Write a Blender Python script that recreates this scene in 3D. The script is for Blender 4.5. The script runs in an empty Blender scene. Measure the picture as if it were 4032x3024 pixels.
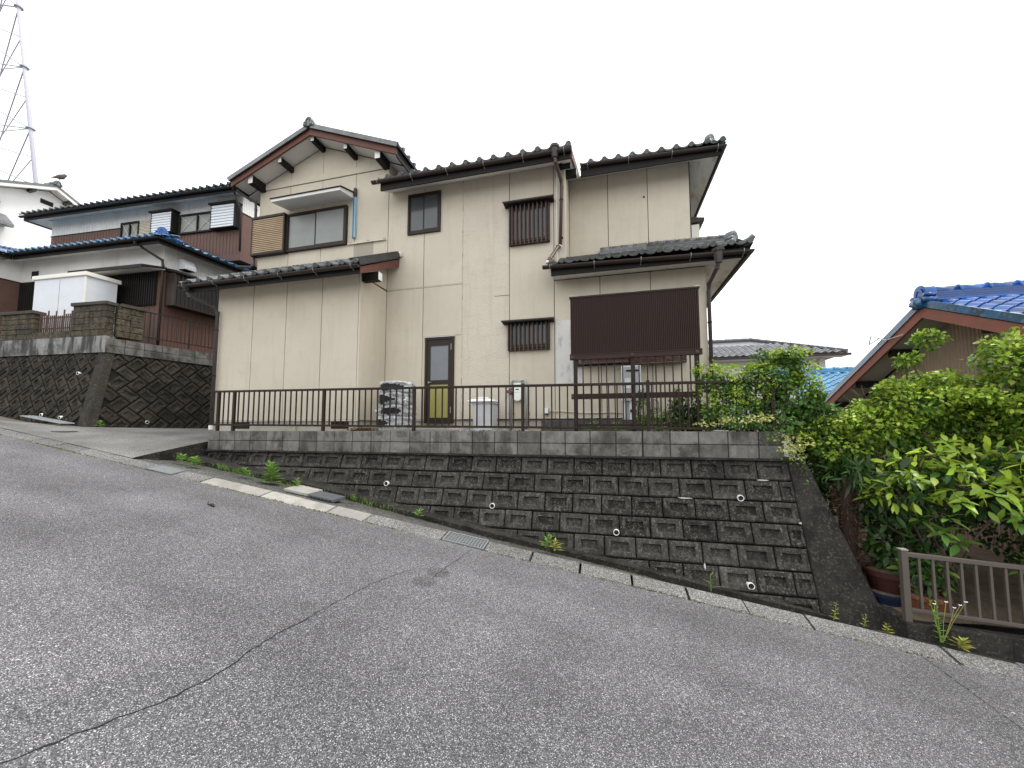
import bpy, math, random
import numpy as np
from mathutils import Vector, Matrix
random.seed(7)
rng = np.random.default_rng(11)
R = math.radians
sc = bpy.context.scene
col = sc.collection

# ------------------------------------------------------------------ camera, sky, sun, exposure
CAMZ = 1.93
cam = bpy.data.cameras.new('camera')
cam.lens = 13.345
cam.sensor_width = 36.0
cam.shift_y = 0.0183
cam.clip_start = 0.05
cam.clip_end = 2000
camo = bpy.data.objects.new('camera', cam)
camo.location = (0, 0, CAMZ)
camo.rotation_euler = (R(90 + 4.046), 0, R(14.1))
col.objects.link(camo)
sc.camera = camo

SUN_EL, SUN_AZ = 62.0, 78.0       # azimuth measured from +Y (into the house) towards +X
w = bpy.data.worlds.new('World')
sc.world = w
w.use_nodes = True
nt = w.node_tree
nt.nodes.clear()
sky = nt.nodes.new('ShaderNodeTexSky')
sky.sky_type = 'NISHITA'
sky.sun_disc = False
sky.sun_elevation = R(SUN_EL)
sky.sun_rotation = R(SUN_AZ)
sky.air_density = 1.0
sky.dust_density = 6.0
sky_s = nt.nodes.new('ShaderNodeMix'); sky_s.data_type = 'RGBA'
sky_s.blend_type = 'MULTIPLY'; sky_s.inputs[0].default_value = 1.0
sky_s.inputs[7].default_value = (0.1, 0.1, 0.1, 1)
nt.links.new(sky.outputs[0], sky_s.inputs[6])
# thick even cloud over that sky
tc = nt.nodes.new('ShaderNodeTexCoord')
cn = nt.nodes.new('ShaderNodeTexNoise'); cn.inputs['Scale'].default_value = 1.6; cn.inputs['Detail'].default_value = 4
nt.links.new(tc.outputs['Generated'], cn.inputs['Vector'])
cr = nt.nodes.new('ShaderNodeValToRGB')
cr.color_ramp.elements[0].position = 0.3; cr.color_ramp.elements[0].color = (1.22, 1.245, 1.26, 1)
cr.color_ramp.elements[1].position = 0.72; cr.color_ramp.elements[1].color = (1.48, 1.49, 1.49, 1)
nt.links.new(cn.outputs['Fac'], cr.inputs['Fac'])
mx = nt.nodes.new('ShaderNodeMix'); mx.data_type = 'RGBA'; mx.inputs[0].default_value = 0.9
nt.links.new(sky_s.outputs[2], mx.inputs[6]); nt.links.new(cr.outputs['Color'], mx.inputs[7])
bg = nt.nodes.new('ShaderNodeBackground'); bg.inputs['Strength'].default_value = 1.0
nt.links.new(mx.outputs[2], bg.inputs['Color'])
wo = nt.nodes.new('ShaderNodeOutputWorld'); nt.links.new(bg.outputs[0], wo.inputs['Surface'])

sl = bpy.data.lights.new('sun', 'SUN')
sl.energy = 1.45
sl.angle = R(24)
sl.color = (1.0, 0.96, 0.9)
so = bpy.data.objects.new('sun', sl)
col.objects.link(so)
_d = Vector((math.sin(R(SUN_AZ)) * math.cos(R(SUN_EL)), math.cos(R(SUN_AZ)) * math.cos(R(SUN_EL)), math.sin(R(SUN_EL))))
so.rotation_euler = (-_d).to_track_quat('-Z', 'Y').to_euler()
so.location = (8, -4, 20)

vs = sc.view_settings
vs.view_transform = 'Standard'; vs.look = 'None'; vs.gamma = 1.0; vs.exposure = 0.62
vs.use_curve_mapping = False
sc.cycles.max_bounces = 7
sc.cycles.diffuse_bounces = 3
sc.cycles.transparent_max_bounces = 12

# ------------------------------------------------------------------ materials
MATS = {}
def mat(name, colr, rough=0.7, var=0.15, vscale=6.0, bump=0.0, bscale=80.0, spec=0.35, metal=0.0,
        rnd=0.0, layers=(), isl=0.0, hue=0.0, coords='pos', trans=0.0, alpha=None, coat=0.0, bdist=0.01):
    """procedural principled material; layers = (scale vec, noise scale, lo, hi, colour, amount)"""
    m = bpy.data.materials.new(name); m.use_nodes = True
    t = m.node_tree; t.nodes.clear(); N = t.nodes.new; K = t.links.new
    out = N('ShaderNodeOutputMaterial'); p = N('ShaderNodeBsdfPrincipled')
    p.inputs['Roughness'].default_value = rough
    p.inputs['Specular IOR Level'].default_value = spec
    p.inputs['Metallic'].default_value = metal
    p.inputs['Coat Weight'].default_value = coat
    p.inputs['Coat Roughness'].default_value = 0.12
    geo = N('ShaderNodeNewGeometry')
    if coords == 'pos': pos = geo.outputs['Position']
    else:
        tcn = N('ShaderNodeTexCoord'); pos = tcn.outputs['Object']
    n = N('ShaderNodeTexNoise'); n.inputs['Scale'].default_value = vscale; n.inputs['Detail'].default_value = 7
    n.inputs['Roughness'].default_value = 0.62
    K(pos, n.inputs['Vector'])
    mr = N('ShaderNodeMapRange'); mr.inputs[1].default_value = 0.25; mr.inputs[2].default_value = 0.75
    mr.inputs[3].default_value = 1 - var; mr.inputs[4].default_value = 1 + var
    K(n.outputs['Fac'], mr.inputs[0])
    fac = mr.outputs[0]
    if rnd or isl:
        if isl: src = geo.outputs['Random Per Island']; amt = isl
        else:
            oi = N('ShaderNodeObjectInfo'); src = oi.outputs['Random']; amt = rnd
        m2 = N('ShaderNodeMapRange'); m2.inputs[3].default_value = 1 - amt; m2.inputs[4].default_value = 1 + amt
        K(src, m2.inputs[0])
        mu = N('ShaderNodeMath'); mu.operation = 'MULTIPLY'; K(fac, mu.inputs[0]); K(m2.outputs[0], mu.inputs[1]); fac = mu.outputs[0]
    base = N('ShaderNodeMix'); base.data_type = 'RGBA'; base.blend_type = 'MULTIPLY'; base.inputs[0].default_value = 1
    base.inputs[6].default_value = (*colr, 1)
    K(fac, base.inputs[7])
    cur = base.outputs[2]
    if hue:
        hs = N('ShaderNodeHueSaturation')
        m3 = N('ShaderNodeMapRange'); m3.inputs[3].default_value = 0.5 - hue; m3.inputs[4].default_value = 0.5 + hue
        wn = N('ShaderNodeTexWhiteNoise'); wn.noise_dimensions = '1D'
        if isl: K(geo.outputs['Random Per Island'], wn.inputs['W'])
        else:
            oi2 = N('ShaderNodeObjectInfo'); K(oi2.outputs['Random'], wn.inputs['W'])
        K(wn.outputs['Value'], m3.inputs[0]); K(m3.outputs[0], hs.inputs['Hue']); K(cur, hs.inputs['Color']); cur = hs.outputs[0]
    for (sv, ns, lo, hi, lc, amt) in layers:
        mp = N('ShaderNodeMapping'); mp.inputs['Scale'].default_value = sv; mp.inputs['Location'].default_value = (ns * 0.37, sv[0] * 1.3, lo * 7)
        K(pos, mp.inputs['Vector'])
        nn = N('ShaderNodeTexNoise'); nn.inputs['Scale'].default_value = ns; nn.inputs['Detail'].default_value = 6; nn.inputs['Roughness'].default_value = 0.65
        K(mp.outputs[0], nn.inputs['Vector'])
        r = N('ShaderNodeMapRange'); r.inputs[1].default_value = lo; r.inputs[2].default_value = hi; r.inputs[4].default_value = amt
        K(nn.outputs['Fac'], r.inputs[0])
        mm = N('ShaderNodeMix'); mm.data_type = 'RGBA'; K(r.outputs[0], mm.inputs[0]); K(cur, mm.inputs[6]); mm.inputs[7].default_value = (*lc, 1)
        cur = mm.outputs[2]
    K(cur, p.inputs['Base Color'])
    if bump:
        bn = N('ShaderNodeTexNoise'); bn.inputs['Scale'].default_value = bscale; bn.inputs['Detail'].default_value = 5
        K(pos, bn.inputs['Vector'])
        b = N('ShaderNodeBump'); b.inputs['Strength'].default_value = bump; b.inputs['Distance'].default_value = bdist
        K(bn.outputs['Fac'], b.inputs['Height']); K(b.outputs[0], p.inputs['Normal'])
    sh = p.outputs[0]
    if trans:
        tr = N('ShaderNodeBsdfTranslucent'); K(cur, tr.inputs['Color'])
        ms = N('ShaderNodeMixShader'); ms.inputs[0].default_value = trans; K(sh, ms.inputs[1]); K(tr.outputs[0], ms.inputs[2]); sh = ms.outputs[0]
    if alpha is not None:
        tp = N('ShaderNodeBsdfTransparent')
        an = N('ShaderNodeTexNoise'); an.inputs['Scale'].default_value = 5; an.inputs['Detail'].default_value = 1.5; an.inputs['Distortion'].default_value = 2.5
        K(pos, an.inputs['Vector'])
        ar = N('ShaderNodeMapRange'); ar.inputs[1].default_value = 0.36; ar.inputs[2].default_value = 0.72; ar.inputs[3].default_value = alpha[0]; ar.inputs[4].default_value = alpha[1]
        K(an.outputs['Fac'], ar.inputs[0])
        ms = N('ShaderNodeMixShader'); K(ar.outputs[0], ms.inputs[0]); K(tp.outputs[0], ms.inputs[1]); K(sh, ms.inputs[2]); sh = ms.outputs[0]
    K(sh, out.inputs['Surface'])
    MATS[name] = m
    return m

def asphalt(name, ramp, big=(0.8, 1.22), scale=105.0, tint=(1.0, 0.985, 1.03)):
    m = bpy.data.materials.new(name); m.use_nodes = True
    t = m.node_tree; t.nodes.clear(); N = t.nodes.new; K = t.links.new
    out = N('ShaderNodeOutputMaterial'); p = N('ShaderNodeBsdfPrincipled'); geo = N('ShaderNodeNewGeometry')
    p.inputs['Roughness'].default_value = 0.82; p.inputs['Specular IOR Level'].default_value = 0.3
    wob = N('ShaderNodeTexNoise'); wob.inputs['Scale'].default_value = 60; K(geo.outputs['Position'], wob.inputs['Vector'])
    ad = N('ShaderNodeVectorMath'); ad.operation = 'MULTIPLY_ADD'; K(wob.outputs['Color'], ad.inputs[0]); ad.inputs[1].default_value = (0.012,) * 3
    K(geo.outputs['Position'], ad.inputs[2])
    v = N('ShaderNodeTexVoronoi'); v.inputs['Scale'].default_value = scale; K(ad.outputs[0], v.inputs['Vector'])
    sep = N('ShaderNodeSeparateColor'); K(v.outputs['Color'], sep.inputs[0])
    cr = N('ShaderNodeValToRGB'); e = cr.color_ramp.elements
    while len(e) < len(ramp): e.new(0.5)
    for i, (pp, c) in enumerate(ramp): e[i].position = pp; e[i].color = (c * tint[0], c * tint[1], c * tint[2], 1)
    K(sep.outputs[0], cr.inputs['Fac'])
    # chips fade to the binder at their rim
    rr = N('ShaderNodeMapRange'); rr.inputs[1].default_value = 0.25; rr.inputs[2].default_value = 0.62; rr.inputs[3].default_value = 1.0; rr.inputs[4].default_value = 0.42
    K(v.outputs['Distance'], rr.inputs[0])
    mu = N('ShaderNodeMix'); mu.data_type = 'RGBA'; mu.blend_type = 'MULTIPLY'; mu.inputs[0].default_value = 1
    K(cr.outputs['Color'], mu.inputs[6]); K(rr.outputs[0], mu.inputs[7])
    n = N('ShaderNodeTexNoise'); n.inputs['Scale'].default_value = 0.9; n.inputs['Detail'].default_value = 5; K(geo.outputs['Position'], n.inputs['Vector'])
    r2 = N('ShaderNodeMapRange'); r2.inputs[1].default_value = 0.28; r2.inputs[2].default_value = 0.72; r2.inputs[3].default_value = big[0]; r2.inputs[4].default_value = big[1]
    K(n.outputs['Fac'], r2.inputs[0])
    mpt = N('ShaderNodeMapping'); mpt.inputs['Scale'].default_value = (0.12, 1.0, 1.0); K(geo.outputs['Position'], mpt.inputs['Vector'])
    n3 = N('ShaderNodeTexNoise'); n3.inputs['Scale'].default_value = 1.3; n3.inputs['Detail'].default_value = 4; K(mpt.outputs[0], n3.inputs['Vector'])
    r3 = N('ShaderNodeMapRange'); r3.inputs[1].default_value = 0.35; r3.inputs[2].default_value = 0.65; r3.inputs[3].default_value = 0.86; r3.inputs[4].default_value = 1.14
    K(n3.outputs['Fac'], r3.inputs[0])
    mm = N('ShaderNodeMath'); mm.operation = 'MULTIPLY'; K(r2.outputs[0], mm.inputs[0]); K(r3.outputs[0], mm.inputs[1])
    m2 = N('ShaderNodeMix'); m2.data_type = 'RGBA'; m2.blend_type = 'MULTIPLY'; m2.inputs[0].default_value = 1
    K(mu.outputs[2], m2.inputs[6]); K(mm.outputs[0], m2.inputs[7])
    K(m2.outputs[2], p.inputs['Base Color'])
    b = N('ShaderNodeBump'); b.inputs['Strength'].default_value = 0.9; b.inputs['Distance'].default_value = 0.004; b.invert = True
    K(v.outputs['Distance'], b.inputs['Height']); K(b.outputs[0], p.inputs['Normal'])
    K(p.outputs[0], out.inputs['Surface'])
    MATS[name] = m
    return m

V1 = (1, 1, 1); ST = (9, 9, 0.9)
asphalt('asphalt', [(0.0, 0.07), (0.4, 0.14), (0.68, 0.215), (0.86, 0.33), (0.96, 0.6), (1.0, 0.76)], scale=195)
asphalt('asphalt_patch', [(0.0, 0.05), (0.4, 0.095), (0.68, 0.15), (0.86, 0.24), (1.0, 0.5)], scale=185)
asphalt('gravel_verge', [(0.0, 0.05), (0.4, 0.1), (0.7, 0.16), (0.92, 0.26), (1.0, 0.4)], tint=(1.02, 1, 0.94), scale=80)
asphalt('kerb_concrete', [(0.0, 0.1), (0.4, 0.2), (0.7, 0.3), (0.92, 0.46), (1.0, 0.6)], big=(0.7, 1.2), scale=120, tint=(1.02, 1.0, 0.97))
mat('kerb_pale', (0.31, 0.3, 0.275), 0.85, 0.16, 5, 0.4, 140, layers=[(V1, 30, 0.55, 0.68, (0.17, 0.16, 0.14), 0.7), (V1, 3, 0.5, 0.68, (0.22, 0.21, 0.185), 0.7)], rnd=0.14)
asphalt('drive_concrete', [(0.0, 0.2), (0.4, 0.27), (0.7, 0.34), (0.92, 0.42), (1.0, 0.5)], big=(0.55, 1.2), scale=130, tint=(1.03, 1.0, 0.95))
mat('crack', (0.012, 0.012, 0.012), 0.95, 0.3, 30)
mat('earth', (0.11, 0.085, 0.06), 0.95, 0.4, 5, 0.8, 30, bdist=0.03)
mat('ground', (0.12, 0.11, 0.09), 0.95, 0.4, 0.5, 0.5, 10)
mat('moss', (0.1, 0.12, 0.02), 0.95, 0.5, 14, 0.8, 120, hue=0.03, isl=0.3)
mat('dark_block', (0.034, 0.032, 0.0285), 0.92, 0.3, 7, 0.8, 90, spec=0.15, rnd=0.42, bdist=0.012,
    layers=[(V1, 45, 0.54, 0.64, (0.17, 0.165, 0.15), 0.8), (ST, 2.2, 0.54, 0.68, (0.15, 0.145, 0.13), 0.6), (V1, 9, 0.57, 0.66, (0.12, 0.112, 0.1), 0.5), (V1, 2.2, 0.52, 0.66, (0.018, 0.017, 0.015), 0.7)])
mat('dark_mortar', (0.008, 0.008, 0.007), 0.95, 0.4, 12, 0.5, 60)
mat('buttress', (0.03, 0.028, 0.025), 0.92, 0.45, 6, 0.8, 45, spec=0.2, bdist=0.02,
    layers=[(V1, 30, 0.54, 0.66, (0.15, 0.14, 0.12), 0.55), (V1, 3, 0.48, 0.62, (0.011, 0.011, 0.01), 0.8)])
mat('herring_block', (0.033, 0.029, 0.023), 0.92, 0.45, 10, 0.7, 60, spec=0.15, rnd=0.3,
    layers=[(V1, 24, 0.55, 0.67, (0.14, 0.125, 0.1), 0.55), (V1, 4, 0.5, 0.64, (0.012, 0.012, 0.01), 0.8)])
mat('cb_block', (0.165, 0.16, 0.146), 0.92, 0.3, 8, 0.5, 130, spec=0.2, rnd=0.26,
    layers=[((2.4, 2.4, 0.7), 1.9, 0.47, 0.66, (0.04, 0.039, 0.034), 0.75), (V1, 3, 0.5, 0.64, (0.04, 0.038, 0.034), 0.75), (V1, 40, 0.6, 0.7, (0.42, 0.41, 0.38), 0.4)])
mat('cb_mortar', (0.03, 0.029, 0.026), 0.95, 0.3, 12)
mat('cement_band', (0.25, 0.25, 0.24), 0.9, 0.2, 4, 0.3, 90, layers=[((5, 5, 0.9), 0.9, 0.42, 0.56, (0.03, 0.03, 0.028), 0.92), (V1, 1.5, 0.48, 0.6, (0.04, 0.04, 0.037), 0.8)])
mat('rustic_block', (0.1, 0.084, 0.055), 0.95, 0.35, 11, 1.0, 28, rnd=0.2, bdist=0.03,
    layers=[(V1, 13, 0.48, 0.6, (0.03, 0.027, 0.02), 0.9), ((3, 3, 0.8), 2, 0.45, 0.6, (0.03, 0.028, 0.022), 0.8)])
mat('rib_concrete', (0.036, 0.033, 0.027), 0.92, 0.3, 5, 0.6, 50, spec=0.15, layers=[(V1, 26, 0.54, 0.66, (0.13, 0.12, 0.1), 0.5), (V1, 2.5, 0.54, 0.66, (0.02, 0.019, 0.016), 0.6)])
mat('cap_stone', (0.06, 0.054, 0.044), 0.95, 0.3, 10, 0.6, 40)
mat('white_efflor', (0.42, 0.41, 0.39), 0.9, 0.15, 30, 0.5, 80)
mat('stucco', (0.56, 0.507, 0.414), 0.9, 0.05, 1.1, 0.55, 220, spec=0.25, rnd=0.03, bdist=0.004,
    layers=[((5, 5, 0.45), 1.3, 0.52, 0.78, (0.42, 0.375, 0.3), 0.42), (V1, 1.3, 0.5, 0.75, (0.62, 0.57, 0.48), 0.5), (V1, 2.6, 0.55, 0.75, (0.47, 0.42, 0.34), 0.5), (V1, 180, 0.55, 0.75, (0.34, 0.31, 0.25), 0.4)])
mat('stucco_rough', (0.57, 0.52, 0.435), 0.92, 0.06, 1.3, 0.8, 26, spec=0.25, rnd=0.03, bdist=0.02,
    layers=[((5, 5, 0.5), 1.5, 0.52, 0.8, (0.36, 0.325, 0.27), 0.5), ((1.2, 1.2, 5), 3, 0.55, 0.75, (0.4, 0.34, 0.28), 0.45), (V1, 180, 0.55, 0.75, (0.34, 0.31, 0.25), 0.4)])
mat('stucco_pale', (0.62, 0.605, 0.585), 0.92, 0.06, 2, 0.4, 90, layers=[((4, 4, 1.5), 2.4, 0.52, 0.66, (0.4, 0.38, 0.38), 0.8)])
mat('stucco_grey', (0.36, 0.33, 0.27), 0.92, 0.06, 3, 0.4, 120)
mat('joint', (0.075, 0.06, 0.043), 0.9, 0.1, 5)
mat('foundation', (0.42, 0.4, 0.35), 0.92, 0.12, 4, 0.3, 90, layers=[(ST, 0.8, 0.52, 0.7, (0.2, 0.19, 0.17), 0.5)])
mat('soffit', (0.7, 0.69, 0.66), 0.8, 0.04, 3)
mat('soffit_stained', (0.7, 0.69, 0.66), 0.8, 0.05, 3, layers=[((3, 1.2, 1), 1.6, 0.5, 0.68, (0.36, 0.31, 0.24), 0.7)])
mat('white_paint', (0.75, 0.74, 0.71), 0.6, 0.05, 5)
mat('dark_trim', (0.013, 0.011, 0.0105), 0.6, 0.2, 6, rnd=0.05, spec=0.2)
mat('gutter_brown', (0.034, 0.024, 0.02), 0.42, 0.15, 5, spec=0.3)
mat('pipe_brown', (0.075, 0.042, 0.034), 0.4, 0.12, 5, spec=0.45)
mat('pipe_grey', (0.06, 0.052, 0.05), 0.5, 0.12, 5, spec=0.25)
mat('barge_red', (0.125, 0.048, 0.033), 0.6, 0.2, 7, layers=[((2, 2, 8), 5, 0.52, 0.7, (0.07, 0.04, 0.035), 0.6)])
mat('frame_brown', (0.03, 0.021, 0.017), 0.5, 0.12, 6, spec=0.22)
mat('bar_brown', (0.085, 0.05, 0.04), 0.6, 0.12, 6, spec=0.2)
mat('rail_brown', (0.025, 0.016, 0.013), 0.55, 0.15, 6, spec=0.2)
mat('rail_mossy', (0.028, 0.019, 0.015), 0.7, 0.2, 8, spec=0.15, layers=[((2, 8, 8), 2.2, 0.45, 0.62, (0.045, 0.048, 0.012), 0.8)])
mat('screen_brown', (0.036, 0.02, 0.0165), 0.55, 0.06, 5, spec=0.2)
mat('right_rail', (0.11, 0.092, 0.078), 0.42, 0.08, 6, spec=0.4, metal=0.2)
mat('black_rail', (0.02, 0.019, 0.018), 0.5, 0.1, 6)
mat('clip_metal', (0.34, 0.32, 0.3), 0.5, 0.15, 20, metal=0.3)
mat('glass_dark', (0.055, 0.062, 0.065), 0.16, 0.15, 2.5, spec=0.6)
mat('glass_frost', (0.2, 0.215, 0.205), 0.35, 0.16, 1.6, spec=0.55)
mat('glass_door', (0.15, 0.165, 0.18), 0.32, 0.08, 4, spec=0.55)
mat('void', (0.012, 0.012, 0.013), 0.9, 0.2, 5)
mat('door_olive', (0.3, 0.275, 0.085), 0.55, 0.06, 4)
mat('slat_tan', (0.5, 0.385, 0.265), 0.5, 0.12, 5, layers=[((1, 1, 4), 1.2, 0.5, 0.75, (0.36, 0.25, 0.16), 0.5)])
mat('alu_white', (0.72, 0.75, 0.78), 0.35, 0.05, 6, spec=0.5)
mat('pale_blue', (0.26, 0.44, 0.56), 0.5, 0.08, 5)
mat('roof_grey', (0.115, 0.123, 0.123), 0.3, 0.35, 10, 0.25, 60, spec=0.65, rnd=0.25,
    layers=[(V1, 20, 0.55, 0.7, (0.22, 0.23, 0.22), 0.5), (V1, 6, 0.52, 0.68, (0.03, 0.033, 0.034), 0.7)])
mat('roof_dark', (0.03, 0.033, 0.038), 0.4, 0.25, 10, 0.2, 60, spec=0.5, rnd=0.15)
mat('roof_blue', (0.004, 0.07, 0.28), 0.2, 0.35, 9, 0.12, 30, spec=0.5, coat=0.12, rnd=0.35, layers=[(V1, 7, 0.55, 0.75, (0.012, 0.14, 0.32), 0.6), (V1, 25, 0.6, 0.72, (0.02, 0.04, 0.06), 0.5)])
mat('roof_teal', (0.01, 0.07, 0.15), 0.2, 0.3, 9, 0.15, 30, spec=0.6, coat=0.25, rnd=0.35, layers=[(V1, 16, 0.52, 0.68, (0.14, 0.27, 0.33), 0.55)])
mat('roof_pale_blue', (0.07, 0.24, 0.4), 0.2, 0.15, 7, spec=0.6, rnd=0.2)
mat('roof_far', (0.11, 0.112, 0.125), 0.3, 0.15, 5, spec=0.6, rnd=0.4)
mat('mortar_white', (0.7, 0.69, 0.66), 0.9, 0.1, 20, 0.6, 60)
mat('brown_siding', (0.115, 0.06, 0.046), 0.6, 0.12, 4, rnd=0.06)
mat('white_siding', (0.72, 0.72, 0.7), 0.7, 0.06, 2, layers=[((2, 2, 0.5), 1.5, 0.55, 0.75, (0.45, 0.45, 0.43), 0.5)])
mat('white_wall', (0.76, 0.755, 0.74), 0.85, 0.06, 1.2, 0.25, 60, layers=[((1, 1, 0.6), 1.1, 0.57, 0.72, (0.5, 0.49, 0.47), 0.5)])
mat('taupe_siding', (0.27, 0.205, 0.155), 0.75, 0.1, 2, layers=[((1, 3, 0.6), 1.6, 0.53, 0.7, (0.36, 0.27, 0.21), 0.6)])
mat('far_wall', (0.5, 0.5, 0.48), 0.85, 0.06, 2)
mat('gable_soffit', (0.5, 0.52, 0.47), 0.8, 0.08, 3)
mat('barge_right', (0.22, 0.075, 0.048), 0.6, 0.16, 5, layers=[((3, 3, 3), 3, 0.55, 0.7, (0.14, 0.07, 0.055), 0.55)])
mat('shed_white', (0.66, 0.69, 0.73), 0.45, 0.04, 4, 0.15, 150)
mat('shed_lid', (0.78, 0.76, 0.68), 0.5, 0.05, 4)
mat('tower_steel', (0.44, 0.44, 0.52), 0.55, 0.06, 2)
mat('rubber', (0.014, 0.014, 0.015), 0.8, 0.2, 20, 0.3, 90)
mat('film', (0.66, 0.69, 0.72), 0.22, 0.06, 5, 0.5, 6, spec=0.6, alpha=(0.3, 0.62), bdist=0.04)
mat('film_knot', (0.74, 0.72, 0.66), 0.35, 0.1, 20, 0.8, 40)
mat('bin_grey', (0.5, 0.51, 0.53), 0.45, 0.1, 3, layers=[((3, 3, 1), 2, 0.5, 0.7, (0.66, 0.67, 0.68), 0.6)])
mat('bin_lid', (0.72, 0.73, 0.72), 0.45, 0.06, 5)
mat('meter_white', (0.74, 0.75, 0.72), 0.4, 0.05, 8)
mat('conduit', (0.4, 0.42, 0.42), 0.4, 0.1, 8, metal=0.3)
mat('valve_rust', (0.13, 0.08, 0.065), 0.7, 0.3, 20)
mat('heater_white', (0.72, 0.74, 0.74), 0.4, 0.05, 5)
mat('heater_grey', (0.42, 0.45, 0.46), 0.4, 0.05, 5)
mat('cable_cream', (0.6, 0.54, 0.43), 0.6, 0.06, 8)
mat('blind', (0.085, 0.05, 0.04), 0.85, 0.35, 14, 0.6, 60, isl=0.4, layers=[((2, 2, 40), 3, 0.52, 0.62, (0.26, 0.19, 0.16), 0.6)])
mat('dark_cb', (0.085, 0.083, 0.08), 0.9, 0.3, 8, 0.4, 90, layers=[(V1, 5, 0.5, 0.66, (0.03, 0.03, 0.028), 0.7)])
mat('slab', (0.34, 0.33, 0.31), 0.9, 0.2, 5, 0.4, 80)
mat('pebble', (0.3, 0.29, 0.27), 0.85, 0.3, 20, isl=0.5)
mat('pipe_white', (0.8, 0.79, 0.76), 0.5, 0.1, 20)
mat('grate', (0.42, 0.44, 0.45), 0.4, 0.12, 12, metal=0.6)
mat('plate_steel', (0.2, 0.215, 0.22), 0.55, 0.2, 8, metal=0.3)
mat('lid_dark', (0.09, 0.095, 0.105), 0.6, 0.15, 10)
mat('terracotta', (0.15, 0.055, 0.028), 0.75, 0.25, 9, 0.3, 60, layers=[(V1, 12, 0.55, 0.68, (0.4, 0.24, 0.14), 0.5)])
mat('maroon_pot', (0.04, 0.012, 0.01), 0.5, 0.2, 8)
mat('blue_pot', (0.008, 0.013, 0.034), 0.4, 0.15, 8)
mat('bark', (0.095, 0.07, 0.05), 0.95, 0.35, 22, 0.8, 70)
mat('palm_bark', (0.032, 0.018, 0.013), 0.95, 0.4, 20, 0.8, 60)
mat('palm_fibre', (0.07, 0.036, 0.024), 0.95, 0.4, 20, isl=0.4)
mat('twig', (0.16, 0.12, 0.1), 0.9, 0.25, 20)
mat('dry_leaf', (0.085, 0.045, 0.025), 0.9, 0.3, 20, isl=0.6, hue=0.03)
LY = dict(rough=0.4, spec=0.45, trans=0.34)
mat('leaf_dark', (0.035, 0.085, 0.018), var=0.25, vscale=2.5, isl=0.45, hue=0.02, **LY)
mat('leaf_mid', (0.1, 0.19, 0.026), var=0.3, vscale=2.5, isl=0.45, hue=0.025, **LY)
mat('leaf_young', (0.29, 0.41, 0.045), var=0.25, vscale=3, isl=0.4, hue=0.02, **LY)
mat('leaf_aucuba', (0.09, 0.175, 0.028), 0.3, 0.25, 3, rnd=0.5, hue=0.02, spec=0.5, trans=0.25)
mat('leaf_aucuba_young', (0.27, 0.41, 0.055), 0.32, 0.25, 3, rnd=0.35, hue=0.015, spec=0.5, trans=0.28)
mat('leaf_vine', (0.09, 0.185, 0.035), var=0.25, vscale=3, isl=0.4, hue=0.02, **LY)
mat('leaf_cream', (0.55, 0.56, 0.17), var=0.2, vscale=4, isl=0.3, hue=0.02, **LY)
mat('leaf_maple', (0.19, 0.25, 0.04), var=0.2, vscale=3, isl=0.35, hue=0.02, **LY)
mat('weed_green', (0.17, 0.32, 0.05), var=0.2, vscale=6, isl=0.3, hue=0.015, **LY)
mat('weed_yellow', (0.36, 0.36, 0.06), var=0.2, vscale=6, isl=0.3, hue=0.02, **LY)
mat('petal', (0.75, 0.7, 0.72), 0.6, 0.1, 10)
mat('bird_dark', (0.06, 0.055, 0.05), 0.7, 0.2, 30)
mat('debris', (0.02, 0.02, 0.02), 0.6, 0.2, 30)

# ------------------------------------------------------------------ helpers
def WM(o):
    m = o.matrix_basis.copy()
    if o.parent: m = WM(o.parent) @ o.matrix_parent_inverse @ m
    return m
def adopt(o, p):
    o.parent = p
    o.matrix_parent_inverse = WM(p).inverted()
def tag(o, label=None, cat=None, group=None, kind=None):
    if label: o['label'] = label
    if cat: o['category'] = cat
    if group: o['group'] = group
    if kind: o['kind'] = kind
    return o
def empty(name, loc, label=None, cat=None, group=None, kind=None):
    o = bpy.data.objects.new(name, None); o.location = loc; o.empty_display_size = 0.2
    col.objects.link(o)
    return tag(o, label, cat, group, kind)
def link(name, me, parent=None, mtx=None):
    o = bpy.data.objects.new(name, me); col.objects.link(o)
    if mtx is not None: o.matrix_basis = mtx
    if parent is not None: adopt(o, parent)
    return o
def copy_tree(o, loc, rz=0.0, scale=1.0):
    c = o.copy(); col.objects.link(c); c.location = loc; c.rotation_euler = (0, 0, rz); c.scale = (scale,) * 3
    for ch in o.children:
        k = ch.copy(); col.objects.link(k); k.parent = c
    return c

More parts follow.
